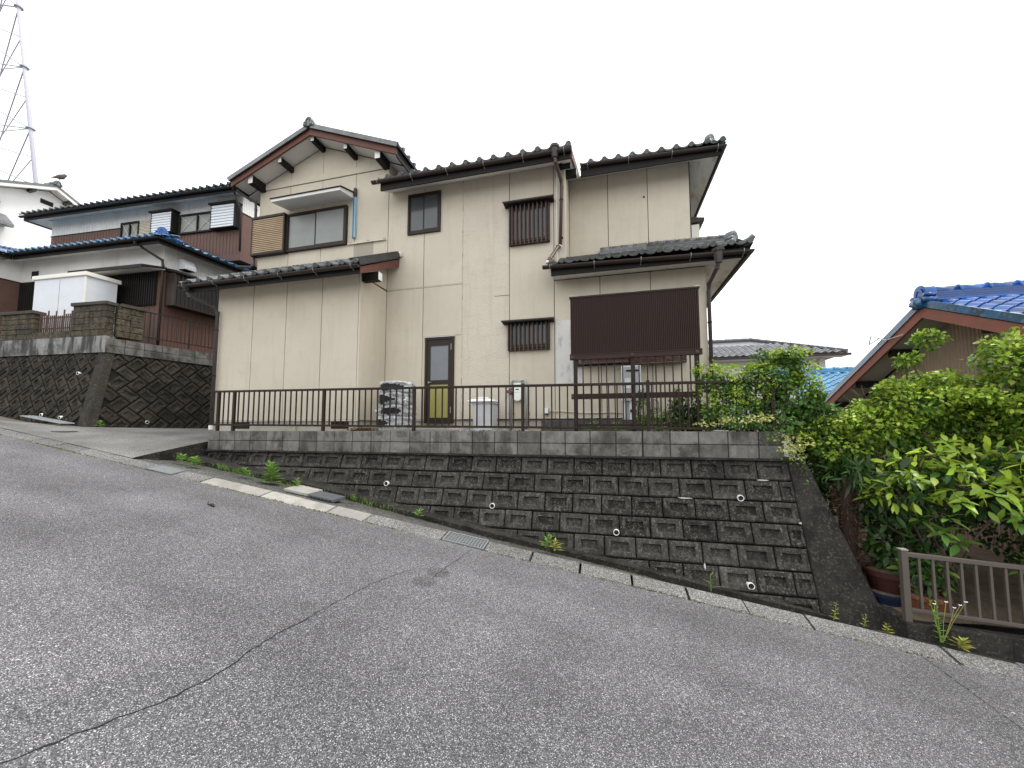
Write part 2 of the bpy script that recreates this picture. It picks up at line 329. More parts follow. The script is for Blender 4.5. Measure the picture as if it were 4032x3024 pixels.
class MB:
    def __init__(s): s.v = []; s.f = []
    def add(s, vs, fs):
        n = len(s.v); s.v += [tuple(p) for p in vs]; s.f += [tuple(i + n for i in f) for f in fs]; return s
    def box(s, x0, y0, z0, x1, y1, z1):
        return s.add([(x0, y0, z0), (x1, y0, z0), (x1, y1, z0), (x0, y1, z0), (x0, y0, z1), (x1, y0, z1), (x1, y1, z1), (x0, y1, z1)],
                     [(0, 3, 2, 1), (4, 5, 6, 7), (0, 1, 5, 4), (1, 2, 6, 5), (2, 3, 7, 6), (3, 0, 4, 7)])
    def obox(s, o, a, b, c):
        """box spanned from corner o by three vectors"""
        o, a, b, c = map(Vector, (o, a, b, c))
        p = [o, o + a, o + a + b, o + b]; p = p + [q + c for q in p]
        f = [(0, 3, 2, 1), (4, 5, 6, 7), (0, 1, 5, 4), (1, 2, 6, 5), (2, 3, 7, 6), (3, 0, 4, 7)]
        if a.cross(b).dot(c) < 0: f = [tuple(reversed(q)) for q in f]
        return s.add(p, f)
    def prism(s, poly, ext):
        """poly: 3D points of a planar polygon, ext: extrusion vector"""
        n = len(poly); P = [Vector(p) for p in poly]; e = Vector(ext)
        nrm = Vector((0, 0, 0))
        for i in range(n): nrm += P[i].cross(P[(i + 1) % n])
        if nrm.dot(e) > 0: P.reverse()
        vs = P + [p + e for p in P]
        fs = [tuple(range(n)), tuple(reversed(range(n, 2 * n)))] + [(i, i + n, (i + 1) % n + n, (i + 1) % n) for i in range(n)]
        return s.add(vs, fs)
    def sweep(s, prof, A, B, side, up=(0, 0, 1)):
        A, B, side, up = map(Vector, (A, B, side, up))
        return s.prism([A + side * p + up * q for p, q in prof], B - A)
    def tube(s, pts, r, n=8, caps=True):
        P = [Vector(p) for p in pts]; m = len(P); rr = r if hasattr(r, '__len__') else [r] * m
        vs = []; prev = None
        for i in range(m):
            d = (P[min(i + 1, m - 1)] - P[max(i - 1, 0)])
            if d.length < 1e-9: d = Vector((0, 0, 1))
            d.normalize()
            if prev is None:
                a = Vector((0, 0, 1)) if abs(d.z) < 0.9 else Vector((1, 0, 0))
                u = d.cross(a).normalized()
            else:
                u = (prev - d * prev.dot(d)).normalized()
            prev = u; v = d.cross(u)
            for k in range(n):
                t = 2 * math.pi * k / n
                vs.append(P[i] + (u * math.cos(t) + v * math.sin(t)) * rr[i])
        fs = []
        for i in range(m - 1):
            for k in range(n):
                fs.append((i * n + k, i * n + (k + 1) % n, (i + 1) * n + (k + 1) % n, (i + 1) * n + k))
        if caps: fs += [tuple(reversed(range(n))), tuple(range((m - 1) * n, m * n))]
        return s.add(vs, fs)
    def lathe(s, prof, c, n=16, ax='z'):
        vs = []; fs = []
        for r, h in prof:
            for k in range(n):
                t = 2 * math.pi * k / n
                vs.append((c[0] + r * math.cos(t), c[1] + r * math.sin(t), c[2] + h))
        m = len(prof)
        for i in range(m - 1):
            for k in range(n):
                fs.append((i * n + k, i * n + (k + 1) % n, (i + 1) * n + (k + 1) % n, (i + 1) * n + k))
        fs += [tuple(reversed(range(n))), tuple(range((m - 1) * n, m * n))]
        return s.add(vs, fs)
    def mesh(s, name, m, smooth=False):
        me = bpy.data.meshes.new(name); me.from_pydata(s.v, [], s.f); me.update()
        if m: me.materials.append(MATS[m])
        if smooth: me.polygons.foreach_set('use_smooth', [True] * len(me.polygons))
        return me
    def build(s, name, m, parent=None, smooth=False, bevel=0.0, label=None):
        o = link(name, s.mesh(name, m, smooth), parent)
        if bevel:
            b = o.modifiers.new('bevel', 'BEVEL'); b.width = bevel; b.segments = 2; b.limit_method = 'ANGLE'
        if label: o['label'] = label
        return o
def box(name, m, parent, x0, y0, z0, x1, y1, z1, bevel=0.0): return MB().box(x0, y0, z0, x1, y1, z1).build(name, m, parent, bevel=bevel)
def circ(r, n=12, a0=0.0, a1=2 * math.pi, end=False):
    k = n if not end else n - 1
    return [(r * math.cos(a0 + (a1 - a0) * i / k), r * math.sin(a0 + (a1 - a0) * i / k)) for i in range(n)]

# road falls to the right at 14.7 percent
GR = 0.147
def road_z(x): return 0.157 - GR * x

# ------------------------------------------------------------------ ground and road
def sheet(name, m, xs, ys, zf, kind='structure', parent=None):
    vs = [(x, y, zf(x, y)) for y in ys for x in xs]; n = len(xs)
    fs = [(j * n + i, j * n + i + 1, (j + 1) * n + i + 1, (j + 1) * n + i) for j in range(len(ys) - 1) for i in range(n - 1)]
    o = MB().add(vs, fs).build(name, m, parent, smooth=True)
    if parent is None: o['kind'] = kind
    return o
def gz(x, y):
    xx = max(-60.0, min(25.0, x))
    return 0.157 - GR * xx - 0.14
sheet('ground', 'ground', [-700, -200, -60, -30, -12, 0, 8, 25, 200, 700], [-300, -60, -14, 0, 4.6, 5.2, 30, 200, 900], gz)
road = sheet('road', 'asphalt', [-60 + 2 * i for i in range(48)], [-14, -8, -4, 0, 2, 4, 4.735], lambda x, y: road_z(x))

def crack(pts, wd, parent=road):
    """open crack in the asphalt as a jagged ribbon"""
    mb = MB(); L = []; Rr = []
    fine = []
    for (a, b) in zip(pts[:-1], pts[1:]):
        n = max(2, int(math.dist(a, b) / 0.035))
        for i in range(n): t = i / n; fine.append((a[0] + (b[0] - a[0]) * t, a[1] + (b[1] - a[1]) * t))
    fine.append(pts[-1])
    for i, (x, y) in enumerate(fine):
        t = i / len(fine)
        j = 0.012
        x += random.uniform(-j, j); y += random.uniform(-j, j)
        ww = wd * random.uniform(0.4, 1.0) * (1 - 0.45 * t)
        q = fine[min(i + 1, len(fine) - 1)]; r0 = fine[max(i - 1, 0)]
        dx, dy = q[0] - r0[0], q[1] - r0[1]; dl = math.hypot(dx, dy) or 1.0
        nx, ny = -dy / dl * ww, dx / dl * ww
        L.append((x + nx, y + ny, road_z(x + nx) + 0.003)); Rr.append((x - nx, y - ny, road_z(x - nx) + 0.003))
    n = len(L)
    mb.add(L + Rr, [(i, n + i, n + i + 1, i + 1) for i in range(n - 1)])
    mb.build('crack', 'crack', parent)
crack([(-2.53, 1.05), (-2.44, 1.27), (-2.385, 1.425), (-2.31, 1.58), (-2.27, 1.74), (-2.262, 2.0), (-2.29, 2.2), (-2.25, 2.55), (-2.217, 2.97), (-2.19, 3.22), (-2.09, 3.6), (-2.01, 3.79)], 0.0065)
crack([(-1.77, 3.66), (-1.75, 3.97), (-1.725, 4.37), (-1.694, 4.7)], 0.006)
crack([(2.93, 4.7), (2.935, 4.25), (2.92, 3.78), (2.95, 3.2)], 0.005)
for (x, y, r) in ((-1.775, 3.83, 0.12), (-1.8, 3.56, 0.115)):
    n = 20
    pts = [(x + r * math.cos(2 * math.pi * k / n) * random.uniform(0.94, 1.06), y + r * math.sin(2 * math.pi * k / n) * random.uniform(0.94, 1.06)) for k in range(n)]
    MB().add([(px, py, road_z(px) + 0.002) for px, py in pts], [tuple(range(n))]).build('core_patch', 'asphalt_patch', road)

# ------------------------------------------------------------------ kerb of gutter blocks
kerb = empty('kerb', (0, 4.86, road_z(0)), kind='structure')
def kerb_mesh(L, m, holes=False):
    mb = MB(); g = 0.011
    x0, x1 = g, L - g
    prof = [(4.735, -0.12), (4.735, 0.0), (4.765, 0.006), (4.97, 0.045), (4.995, 0.04), (5.005, -0.12)]
    n = len(prof); d = -GR
    vs = [(x, y, z + d * x) for x in (x0, x1) for y, z in prof]
    fs = [tuple(range(n)), tuple(reversed(range(n, 2 * n)))] + [(i + n, i, (i + 1) % n, (i + 1) % n + n) for i in range(n)]
    fs = [tuple(reversed(f)) for f in fs]
    return mb.add(vs, fs).mesh('kerb_block', m)
KM = {k: kerb_mesh(0.6, k) for k in ('kerb_concrete', 'kerb_pale')}
x = -13.555
while x < 6.5:
    if not (-2.2 < x < -1.9) and not (-7.9 < x < -7.3) and not (3.7 < x < 4.2):
        pale = -6.6 < x < -3.6
        o = link('kerb_block', KM['kerb_pale' if pale else 'kerb_concrete'], kerb,
                 Matrix.Translation((x, random.uniform(-.004, .004), road_z(x) + random.uniform(-.003, .003))) @ Matrix.Rotation(random.uniform(-.004, .004), 4, 'Z'))
    x += 0.6
def grating(x0, L, name, label, m, nx, ny, solid=False):
    root = empty(name, (x0 + L / 2, 4.87, road_z(x0 + L / 2)), label, 'grating')
    ex = Vector((1, 0, -GR)).normalized(); ey = Vector((0, 0.235, 0.038)).normalized(); ez = ex.cross(ey)
    o = Vector((x0 + .01, 4.745, road_z(x0) + 0.012)); W = 0.25
    fr = MB()
    for (a, b, la, lb) in ((0, 0, L - .02, .016), (0, W - .016, L - .02, .016), (0, .016, .016, W - .032), (L - .036, .016, .016, W - .032)):
        fr.obox(o + ex * a + ey * b - ez * 0.03, ex * la, ey * lb, ez * 0.036)
    fr.build('frame', m, root)
    if solid:
        MB().obox(o + ex * .018 + ey * .018 - ez * .02, ex * (L - .056), ey * (W - .036), ez * .02).build('cover_plate', m, root)
    else:
        me = MB().obox((0, 0, 0), ey * (W - .03), ex * .009, ez * .032).mesh('bar', m)
        for k in range(1, nx): link('bar', me, root, Matrix.Translation(o + ex * (.016 + (L - .05) * k / nx) + ey * .015 - ez * .03))
        me = MB().obox((0, 0, 0), ex * (L - .05), ey * .009, ez * .032).mesh('cross_bar', m)
        for k in range(1, ny): link('cross_bar', me, root, Matrix.Translation(o + ex * .016 + ey * (.01 + (W - .03) * k / ny) - ez * .029))
        MB().obox(o - ez * .16, ex * (L - .03), ey * W, ez * .02).build('sump', 'void', root)
grating(-2.155, 0.6, 'drain_grating', 'galvanised steel drain grating set into the kerb at the foot of the wall', 'grate', 13, 5)
grating(-7.555, 0.6, 'drain_cover', 'blue-grey steel cover plate in the kerb beside the driveway', 'plate_steel', 0, 0, True)
grating(3.84, 0.6, 'drain_grating', 'pale steel drain grating in the kerb at the right edge', 'grate', 16, 4)

# strip behind the kerb, falling with the road
def foot_y(x): return 5.8 - 0.036 * (x + 7.5)
def foot_z(x): return float(np.interp(x, [-8.4, -7.08, -5.28, -3.18, -1.65, 0, 2.6], [1.40, 1.213, .985, .62, .368, .122, -.29]))
def verge_z(x, y):
    t = max(0.0, min(1.0, (y - 5.0) / (foot_y(x) - 5.0)))
    return road_z(x) + .03 + (foot_z(x) - .085 - road_z(x) - .03) * t + .006 * math.sin(x * 9 + y * 17)
sheet('verge_strip', 'gravel_verge', [-8.6 + 0.3 * i for i in range(40)], [5.0, 5.1, 5.2, 5.3, 5.4, 5.5, 5.6, 5.7, 5.85], verge_z)
# moss along the kerb joint and the footing
def leafmesh(name, P, D, Nn, S, W, fold=0.25):
    """leaves: base points P, directions D, normals Nn, lengths S, widths W -> one mesh (numpy)"""
    P, D, Nn = (np.asarray(a, float) for a in (P, D, Nn)); n = len(P)
    D /= np.linalg.norm(D, axis=1)[:, None] + 1e-9
    Nn = Nn - (Nn * D).sum(1)[:, None] * D; Nn /= np.linalg.norm(Nn, axis=1)[:, None] + 1e-9
    Sd = np.cross(D, Nn); S = np.asarray(S)[:, None]; Wd = np.asarray(W)[:, None]
    def q(t, side, nrm): return P + D * S * t + Sd * Wd * side + Nn * (Wd * nrm - S * .16 * t * t)
    v = np.stack([q(0, 0, 0), q(.26, .72, fold * .3), q(.26, 0, -fold * .5), q(.26, -.72, fold * .3), q(.6, .86, fold * .4), q(.6, 0, -fold * .5), q(.6, -.86, fold * .4), q(1, 0, 0)], 1).reshape(-1, 3)
    k = (np.arange(n) * 8)[:, None]
    T = [(0, 2, 1), (0, 3, 2), (1, 2, 5), (1, 5, 4), (2, 3, 6), (2, 6, 5), (4, 5, 7), (5, 6, 7)]
    f = np.concatenate([k + np.array([t]) for t in T], 1).reshape(-1, 3)
    me = bpy.data.meshes.new(name)
    me.vertices.add(len(v)); me.vertices.foreach_set('co', v.ravel())
    me.loops.add(f.size); me.loops.foreach_set('vertex_index', f.ravel())
    me.polygons.add(len(f)); me.polygons.foreach_set('loop_start', np.arange(len(f)) * 3); me.polygons.foreach_set('loop_total', np.full(len(f), 3))
    me.update(); me.validate()
    return me
def leafobj(name, me, m, parent=None, kind=None):
    me.materials.append(MATS[m]); o = link(name, me, parent)
    if kind: o['kind'] = kind
    return o
pts = []
for _ in range(5200):
    x = random.uniform(-13, 5); u = random.random()
    d = 0.5 + 0.5 * math.sin(x * 2.1) * math.sin(x * 0.9 + 1)
    if random.random() > d: continue
    if u < 0.55 : y = 4.728 + random.gauss(0, .008); z = road_z(x) + .001
    else:
        if not -8 < x < 0.5: continue
        y = foot_y(x) - 0.01 - abs(random.gauss(0, .06)); z = verge_z(x, y) if y < foot_y(x) - .02 else random.uniform(foot_z(x) - .09, foot_z(x))
    pts.append((x, y, z))
n = len(pts)
D = rng.normal(size=(n, 3)); D[:, 2] = np.abs(D[:, 2]) + .3
leafobj('moss', leafmesh('moss', pts, D, rng.normal(size=(n, 3)), rng.uniform(.01, .028, n), rng.uniform(.004, .009, n)), 'moss')
tag(bpy.data.objects['moss'], 'green moss and low tufts along the kerb joint and wall foot', 'moss', kind='stuff')

# ------------------------------------------------------------------ terrace and driveway
YARD = 1.90
def terrace(name, m, poly, z0, z1, kind='structure'):
    o = MB().prism([(x, y, z0) for x, y in poly], (0, 0, z1 - z0)).build(name, m); o['kind'] = kind; return o
terrace('yard', 'earth', [(-8.15, 6.34), (2.42, 6.34), (2.42, 16), (-9.3, 16), (-9.3, 9), (-8.15, 7.2)], -1.5, YARD)
def drive_z(x, y):
    t = max(0.0, min(1.0, (y - 5.0) / 3.4)); t = 1 - (1 - t) ** 1.3
    z0 = road_z(x) + 0.045
    return z0 + (1.965 - z0) * t + (0.005 if y > 6.5 else 0)
xs = [-13.5 + 0.2 * i for i in range(27)]
sheet('driveway', 'drive_concrete', xs, [5.0, 5.1, 5.25, 5.4, 5.6, 5.8, 6.0, 6.2, 6.5, 7.5, 9, 12, 16], drive_z)
ys = [5.0, 5.1, 5.25, 5.4, 5.6, 5.8, 6.0, 6.2, 6.5, 7.2]
mb = MB(); tp = [(xs[-1], y, drive_z(xs[-1], y)) for y in ys]; bt = [(xs[-1], y, 0.6) for y in ys]
mb.add(tp + bt, [(i, i + 1, len(ys) + i + 1, len(ys) + i) for i in range(len(ys) - 1)])
o = mb.build('driveway_edge', 'buttress'); o['kind'] = 'structure'
mh = empty('manhole_cover', (-11.35, 5.6, drive_z(-11.35, 5.6)), 'small round dark iron cover in the pale driveway apron', 'manhole cover')
MB().lathe([(.2, -.02), (.2, .004), (.185, .007)], (-11.35, 5.6, drive_z(-11.35, 5.6) + .004), 20).build('cover', 'lid_dark', mh)

# ------------------------------------------------------------------ main retaining wall of dark blocks
KB = 0.4
def wy(z): return 6.2 - KB * (1.5 - z)
rw = empty('retaining_wall', (-2.8, 5.7, 0.4), 'dark weathered retaining wall of recessed concrete blocks below the brown railing', 'retaining wall')
# mortar sheet behind the blocks
MB().add([(-8.1, wy(1.5) + .085, 1.5), (2.5, wy(1.5) + .085, 1.5), (2.5, wy(-.9) + .085, -.9), (-8.1, wy(-.9) + .085, -.9)], [(0, 1, 2, 3)][::1]).build('mortar', 'dark_mortar', rw)
def frame_block(name, m, w, h, t=0.07, ix=0.085, iz=0.068, dep=0.05, bev=0.012):
    """block face in local x (width), y (height), z outwards"""
    mb = MB(); W, H = w / 2, h / 2
    ring = lambda a, b, z: [(-a, -b, z), (a, -b, z), (a, b, z), (-a, b, z)]
    v = ring(W, H, -t) + ring(W, H, -bev) + ring(W - bev, H - bev, 0) + ring(W - ix, H - iz, 0) + [(-(W - ix - .02), -(H - iz - .035), -dep), (W - ix - .02, -(H - iz - .035), -dep), (W - ix - .006, H - iz - .004, -dep), (-(W - ix - .006), H - iz - .004, -dep)]
    f = []
    for k in range(4):
        for i in range(4): f.append((k * 4 + i, k * 4 + (i + 1) % 4, k * 4 + 4 + (i + 1) % 4, k * 4 + 4 + i))
    f.append((16, 17, 18, 19))
    return mb.add(v, f).mesh(name, m)
PW, PZ = 0.43, 0.27
sl_ = math.sqrt(1 + KB * KB)
upv = Vector((0, KB, 1)).normalized(); nv = Vector((1, 0, 0)).cross(upv)     # outwards, towards the street
BM = [frame_block('wall_block', 'dark_block', PW - .016, PZ * sl_ - .02, bev=b) for b in (.01, .014, .018)]
def wall_block(xc, zc, scale=1.0):
    basis = Matrix(((1, upv.x, nv.x), (0, upv.y, nv.y), (0, upv.z, nv.z))).to_4x4()
    off = random.uniform(-.006, .01)
    mt = Matrix.Translation(Vector((xc, wy(zc), zc)) + nv * off) @ basis @ Matrix.Rotation(random.uniform(-.006, .006), 4, 'Z') @ Matrix.Diagonal((scale, 1, 1, 1))
    link('wall_block', random.choice(BM), rw, mt)
for r in range(9):
    zt = 1.49 - PZ * r; zc = zt - PZ / 2
    off = (0.334, 0.115)[r % 2] + random.uniform(-.03, .03)
    k0 = math.floor((-8.1 - off) / PW) - 1
    for k in range(k0, 40):
        xl = off + k * PW; xr = xl + PW
        XL = -8.06 + 0.1 * r
        xl2, xr2 = max(xl, XL), min(xr, 2.46)
        if xr2 - xl2 < 0.1: continue
        if zt < foot_z(xr2) - 0.02 and zt < foot_z(xl2) - 0.02 : continue
        wall_block((xl2 + xr2) / 2, zc, (xr2 - xl2) / PW)
# sloping end of the wall
ET, EB = Vector((2.66, wy(1.5) - .03, 1.515)), Vector((3.12, wy(-.34) - .03, -.34))
mb = MB()
fa = [Vector((2.455, wy(1.5) - .025, 1.515)), ET, EB, EB + Vector((.1, -.12, -.3)), Vector((2.455, wy(-.64) - .025, -.64))]
mb.prism(fa, (0.05, 1.5, 0)).build('wall_end', 'buttress', rw, bevel=0.02)
# ledge of mortar under the block wall
MB().box(-8.1, 6.12, 1.488, 2.47, 6.4, 1.512).build('ledge', 'buttress', rw)
# footing beam along the wall foot
xs2 = [-8.2 + 0.6 * i for i in range(19)]
mb = MB(); prof = []
for i, xx in enumerate(xs2):
    fy, fz = foot_y(xx), foot_z(xx)
    prof += [(xx, fy, fz - .35), (xx, fy, fz - .006), (xx, fy + .012, fz), (xx, wy(fz) + .1, fz + .012), (xx, wy(fz) + .1, fz - .35)]
fs = []
for i in range(len(xs2) - 1):
    for k in range(4): fs.append((i * 5 + k, i * 5 + k + 1, i * 5 + k + 6, i * 5 + k + 5)[::-1])
mb.add(prof, fs).build('footing', 'buttress', rw)
# weep pipes
wp = MB()
n = 16
vs = []
for (r, h) in ((.028, -.12), (.036, -.12)): pass
def ring_tube(r0, r1, L, nseg=16):
    mb = MB(); pr = [(r1, -L), (r1, .018), (r0, .018), (r0, -L)]
    vs = [(r * math.cos(2 * math.pi * k / nseg), r * math.sin(2 * math.pi * k / nseg), h) for r, h in pr for k in range(nseg)]
    fs = [(i * nseg + k, i * nseg + (k + 1) % nseg, (i + 1) * nseg + (k + 1) % nseg, (i + 1) * nseg + k) for i in range(3) for k in range(nseg)]
    fs.append(tuple(3 * nseg + k for k in range(nseg)))
    return mb.add(vs, fs)
WPM = ring_tube(.034, .042, .06).mesh('weep_pipe', 'pipe_white')
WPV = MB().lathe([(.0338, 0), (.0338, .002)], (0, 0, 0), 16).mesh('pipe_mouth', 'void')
def weep(x, y, z, nrm, parent):
    q = Vector(nrm).to_track_quat('Z', 'Y').to_matrix().to_4x4()
    o = link('weep_pipe', WPM, parent, Matrix.Translation((x, y, z)) @ q)
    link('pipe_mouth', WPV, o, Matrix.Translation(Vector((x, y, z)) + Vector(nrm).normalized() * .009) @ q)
for x, z in ((-3.77, .99), (-1.8, .72), (.097, .457), (1.78, .978), (1.734, -.054)): weep(x, wy(z) - .006, z, Vector((0.0, -1, .02)), rw)
# lime bloom on a few joints
for (x, z, wd, h) in ((1.06, .948, .2, .014), (2.47, .70, .12, .03), (1.22, .12, .025, .07), (2.1, 1.222, .16, .02), (-.05, 1.49, .1, .008), (.62, 1.495, .22, .01)):
    pts = [Vector((x + math.cos(a) * wd / 2 * random.uniform(.7, 1), 0, z + math.sin(a) * h / 2 * random.uniform(.6, 1))) for a in np.linspace(0, 2 * math.pi, 12)[:-1]]
    for p in pts: p.y = wy(p.z) - .012
    MB().prism(pts, (0, .03, 0)).build('lime_bloom', 'white_efflor', rw)

# ------------------------------------------------------------------ two courses of grey block on top
cbw = empty('block_wall', (-2.8, 6.3, 1.5), 'low wall of two courses of grey concrete block on top of the retaining wall', 'wall')
MB().box(-8.17, 6.25, 1.505, 2.43, 6.345, 1.895).build('mortar', 'cb_mortar', cbw)
CBM = MB().box(-.195, 0, -.095, .195, .12, .095)
cb_me = CBM.mesh('concrete_block', 'cb_block')
bm_ = []
xj = -1.076
for k in range(-18, 9):
    x0 = xj + .4 * k; x1 = x0 + .4
    for rr_, zc in ((0, 1.805), (1, 1.605)):
        a, b = max(x0, -8.19), min(x1, 2.45)
        if rr_ == 1 and x1 < -3.2: a -= 0.0
        if b - a < .06: continue
        o = link('concrete_block', cb_me, cbw, Matrix.Translation(((a + b) / 2, 6.24 + random.uniform(-.003, .003), zc)) @ Matrix.Diagonal(((b - a - .013) / .39, 1, .189 / .19, 1)))
        bv = o.modifiers.new('bevel', 'BEVEL'); bv.width = .006; bv.segments = 1
for x in (-1.076, .528): MB().box(x - .008, 6.236, 1.5, x + .008, 6.25, 1.9).build('expansion_joint', 'void', cbw)
mb = MB()
mb.box(2.33, 6.36, 1.505, 2.45, 9.5, 1.9).build('return_wall', 'cb_block', cbw)

# ------------------------------------------------------------------ roof tiles, ridges, gutters
TW, TL = 0.265, 0.235
def tile_mesh(name, m, eave=False):
    pr = [(0, .03), (.1, .006), (.25, -.009), (.45, -.012), (.6, .006), (.68, .03), (.76, .05), (.84, .058), (.92, .05), (1.0, .03)]
    mb = MB(); v = []; n = len(pr); lip = .034 if eave else .02
    for (y, dz) in ((-.012, .026), (TL + .03, .004)): v += [(p * TW, y, z + dz) for p, z in pr]
    v += [(p * TW, -.012, z + .026 - lip) for p, z in pr]
    f = [(i, i + 1, n + i + 1, n + i) for i in range(n - 1)] + [(2 * n + i, 2 * n + i + 1, i + 1, i) for i in range(n - 1)]
    mb.add(v, f)
    if eave:
        c = [(.84 * TW + .047 * math.cos(2 * math.pi * k / 14), .047 * math.sin(2 * math.pi * k / 14) + .04) for k in range(14)]
        mb.prism([(x, -.03, z) for x, z in c], (0, .045, 0))
    return mb.mesh(name, m, smooth=False)
TM = {}
def tiles(parent, O, eu, ev, nu, nv, m, keep=None, first=True, w=TW):
    """courses of pantiles; O lower left corner, eu along the eave, ev up the slope"""
    O, eu, ev = Vector(O), Vector(eu).normalized(), Vector(ev).normalized(); nn = eu.cross(ev)
    for e in (False, True):
        if (m, e) not in TM: TM[(m, e)] = tile_mesh('eave_tile' if e else 'roof_tile', m, e)
    bs = Matrix((eu, ev, nn)).transposed().to_4x4()
    for j in range(nv):
        for i in range(nu):
            c = O + eu * (i * w) + ev * (j * TL)
            if keep and not keep(c + eu * w * .5 + ev * TL * .5): continue
            e = first and j == 0
            link('eave_tile' if e else 'roof_tile', TM[(m, e)], parent, Matrix.Translation(c + nn * random.uniform(0, .004)) @ bs @ Matrix.Diagonal((w / TW, 1, 1, 1)))
def ridge(parent, pts, m, w=.2, layers=2, capr=.07, step=.26):
    """ridge of stacked flat tiles with a row of round caps"""
    P = [Vector(p) for p in pts]
    for A, B in zip(P[:-1], P[1:]):
        d = (B - A); L = d.length; d.normalize(); s = d.cross(Vector((0, 0, 1))).normalized(); u = s.cross(d)
        for k in range(layers):
            ww = w * (1 - .14 * k)
            MB().obox(A - s * ww / 2 + u * (.045 * k), d * L, s * ww, u * .036).build('ridge_layer', m, parent)
        MB().obox(A - s * w * .42 - u * .085, d * L, s * w * .84, u * .084).build('ridge_bed', 'roof_dark', parent)
        n = max(1, int(L / step))
        me = MB().tube([(0, 0, 0), (L / n - .004, 0, 0)], capr, 10)
        me.tube([(0, 0, 0), (.035, 0, 0)], capr * 1.16, 10)
        me = me.mesh('ridge_cap', m, smooth=True)
        bs = Matrix((d, s, u)).transposed().to_4x4()
        for k in range(n): link('ridge_cap', me, parent, Matrix.Translation(A + d * (L * k / n) + u * (.045 * layers + .012)) @ bs)
def ornament(parent, pos, fwd, m, s=1.0):
    """end tile: arched plate with a raised rim, a base scroll on either side"""
    f = Vector((fwd[0], fwd[1], 0)).normalized(); sd = Vector((0, 0, 1)).cross(f); p = Vector(pos)
    def arch(w, h): return [(-w, 0)] + [(-w * math.cos(t), h - w + w * math.sin(t)) for t in np.linspace(0, math.pi, 11)] + [(w, 0)]
    T = lambda a: [p + sd * x * s + Vector((0, 0, z * s)) for x, z in a]
    b = MB().prism([q - f * .09 * s for q in T(arch(.12, .3))], f * .15 * s).build('end_tile', m, parent, bevel=.012)
    r = MB()
    a, c = arch(.085, .25), arch(.055, .21)
    n = len(a); va = [q + f * .075 * s for q in T(a)]; vc = [q + f * .075 * s for q in T(c)]
    r.add(va + vc, [(i, i + 1, n + i + 1, n + i) for i in range(n - 1)]); r.build('rim', 'roof_dark' if m != 'roof_blue' else m, b)
    for k in (-1, 1):
        MB().tube([p + sd * k * .13 * s - f * .06 * s + Vector((0, 0, .04 * s)), p + sd * k * .13 * s + f * .09 * s + Vector((0, 0, .04 * s))], .045 * s, 10).build('scroll', m, b, smooth=True)
        MB().tube([p + sd * k * .125 * s - f * .06 * s + Vector((0, 0, .12 * s)), p + sd * k * .125 * s + f * .08 * s + Vector((0, 0, .12 * s))], .033 * s, 10).build('scroll', m, b, smooth=True)
def gutter(parent, A, B, out, m='gutter_brown', r=.058, brackets=0.9):
    """half-round gutter whose rim runs A-B; out = horizontal unit vector away from the wall"""
    A, B, out = Vector(A), Vector(B), Vector(out)
    o_ = circ(r, 9, math.pi, 2 * math.pi, True); i_ = circ(r - .006, 9, 2 * math.pi, math.pi, True)
    g = MB().sweep(o_ + i_, A, B, out)
    for E_, d in ((A, B - A), (B, A - B)):
        g.sweep(circ(r, 9, math.pi, 2 * math.pi, True), E_, E_ + d.normalized() * .004, out)
    g = g.build('gutter', m, parent)
    if brackets:
        L = (B - A).length; n = max(1, int(L / brackets)); d = (B - A).normalized()
        for k in range(n + 1):
            p = A + d * (.15 + (L - .3) * k / n)
            pts = [p + out * (r + .004) * math.cos(t) + Vector((0, 0, (r + .004) * math.sin(t))) for t in np.linspace(2 * math.pi, math.pi * 1.35, 6)]
            pts = [p + out * (r + .004) + Vector((0, 0, .02))] + pts + [p - out * .06 - Vector((0, 0, .09))]
            MB().tube(pts, .0045, 5).build('gutter_bracket', 'conduit', g)
    return g
def hopper(parent, c, m='pipe_grey', s=1.0):
    c = Vector(c)
    mb = MB()
    pr = [(.055, -.22), (.075, -.1), (.08, -.03), (.1, -.02), (.105, .03), (.085, .035), (.085, 0)]
    mb.lathe([(r * s, h * s) for r, h in pr], c, 6)
    return mb.build('rain_hopper', m, parent)
def downpipe(parent, pts, m='pipe_grey', r=.036, clips=()):
    o = MB().tube(pts, r, 12).build('downpipe', m, parent, smooth=True)
    for c in clips: MB().lathe([(r + .008, -.012), (r + .008, .012)], c, 12).build('pipe_clip', 'dark_trim', o)
    for p in pts[1:-1]: MB().lathe([(r + .004, -.03), (r + .005, .03)], p, 12).build('pipe_collar', m, o)
    return o

# ------------------------------------------------------------------ the beige house
H = empty('beige_house', (-3.6, 8.0, YARD), 'two-storey beige stucco house with grey tiled roofs above the retaining wall', 'house')
YM, YL, YU = 8.0, 7.02, 9.0
XL, XI, XC, XRR = -9.12, -5.15, -.82, 1.93
core = MB()
core.box(XL + .02, YM + .014, 2.14, XC - .014, 13.5, 7.9)
core.box(XC - .02, YM + .014, 2.14, XRR - .014, 13.4, 5.6)
core.box(XC - .02, YU + .014, 5.5, 1.9 - .014, 13.3, 8.1)
core.prism([(XL + .014, YL + .014, 2.12), (XI - .014, YL + .014, 2.12), (XI - .014, YL + .014, 5.48), (XL + .014, YL + .014, 5.48)], (0, .97, 0))
core.prism([(XI - .014, 7.034, 5.4), (XI - .014, 8.03, 5.4), (XI - .014, 8.03, 5.93), (XI - .014, 7.034, 5.45)], (XL - XI + .03, 0, 0))
core.prism([(XL + .014, YM + .014, 7.8), (XI - .014, YM + .014, 7.8), (XI - .014, YM + .014, 8.55), (-7.1, YM + .014, 9.33), (XL + .014, YM + .014, 8.55)], (0, 5.4, 0))
wall = core.build('wall', 'joint', H)
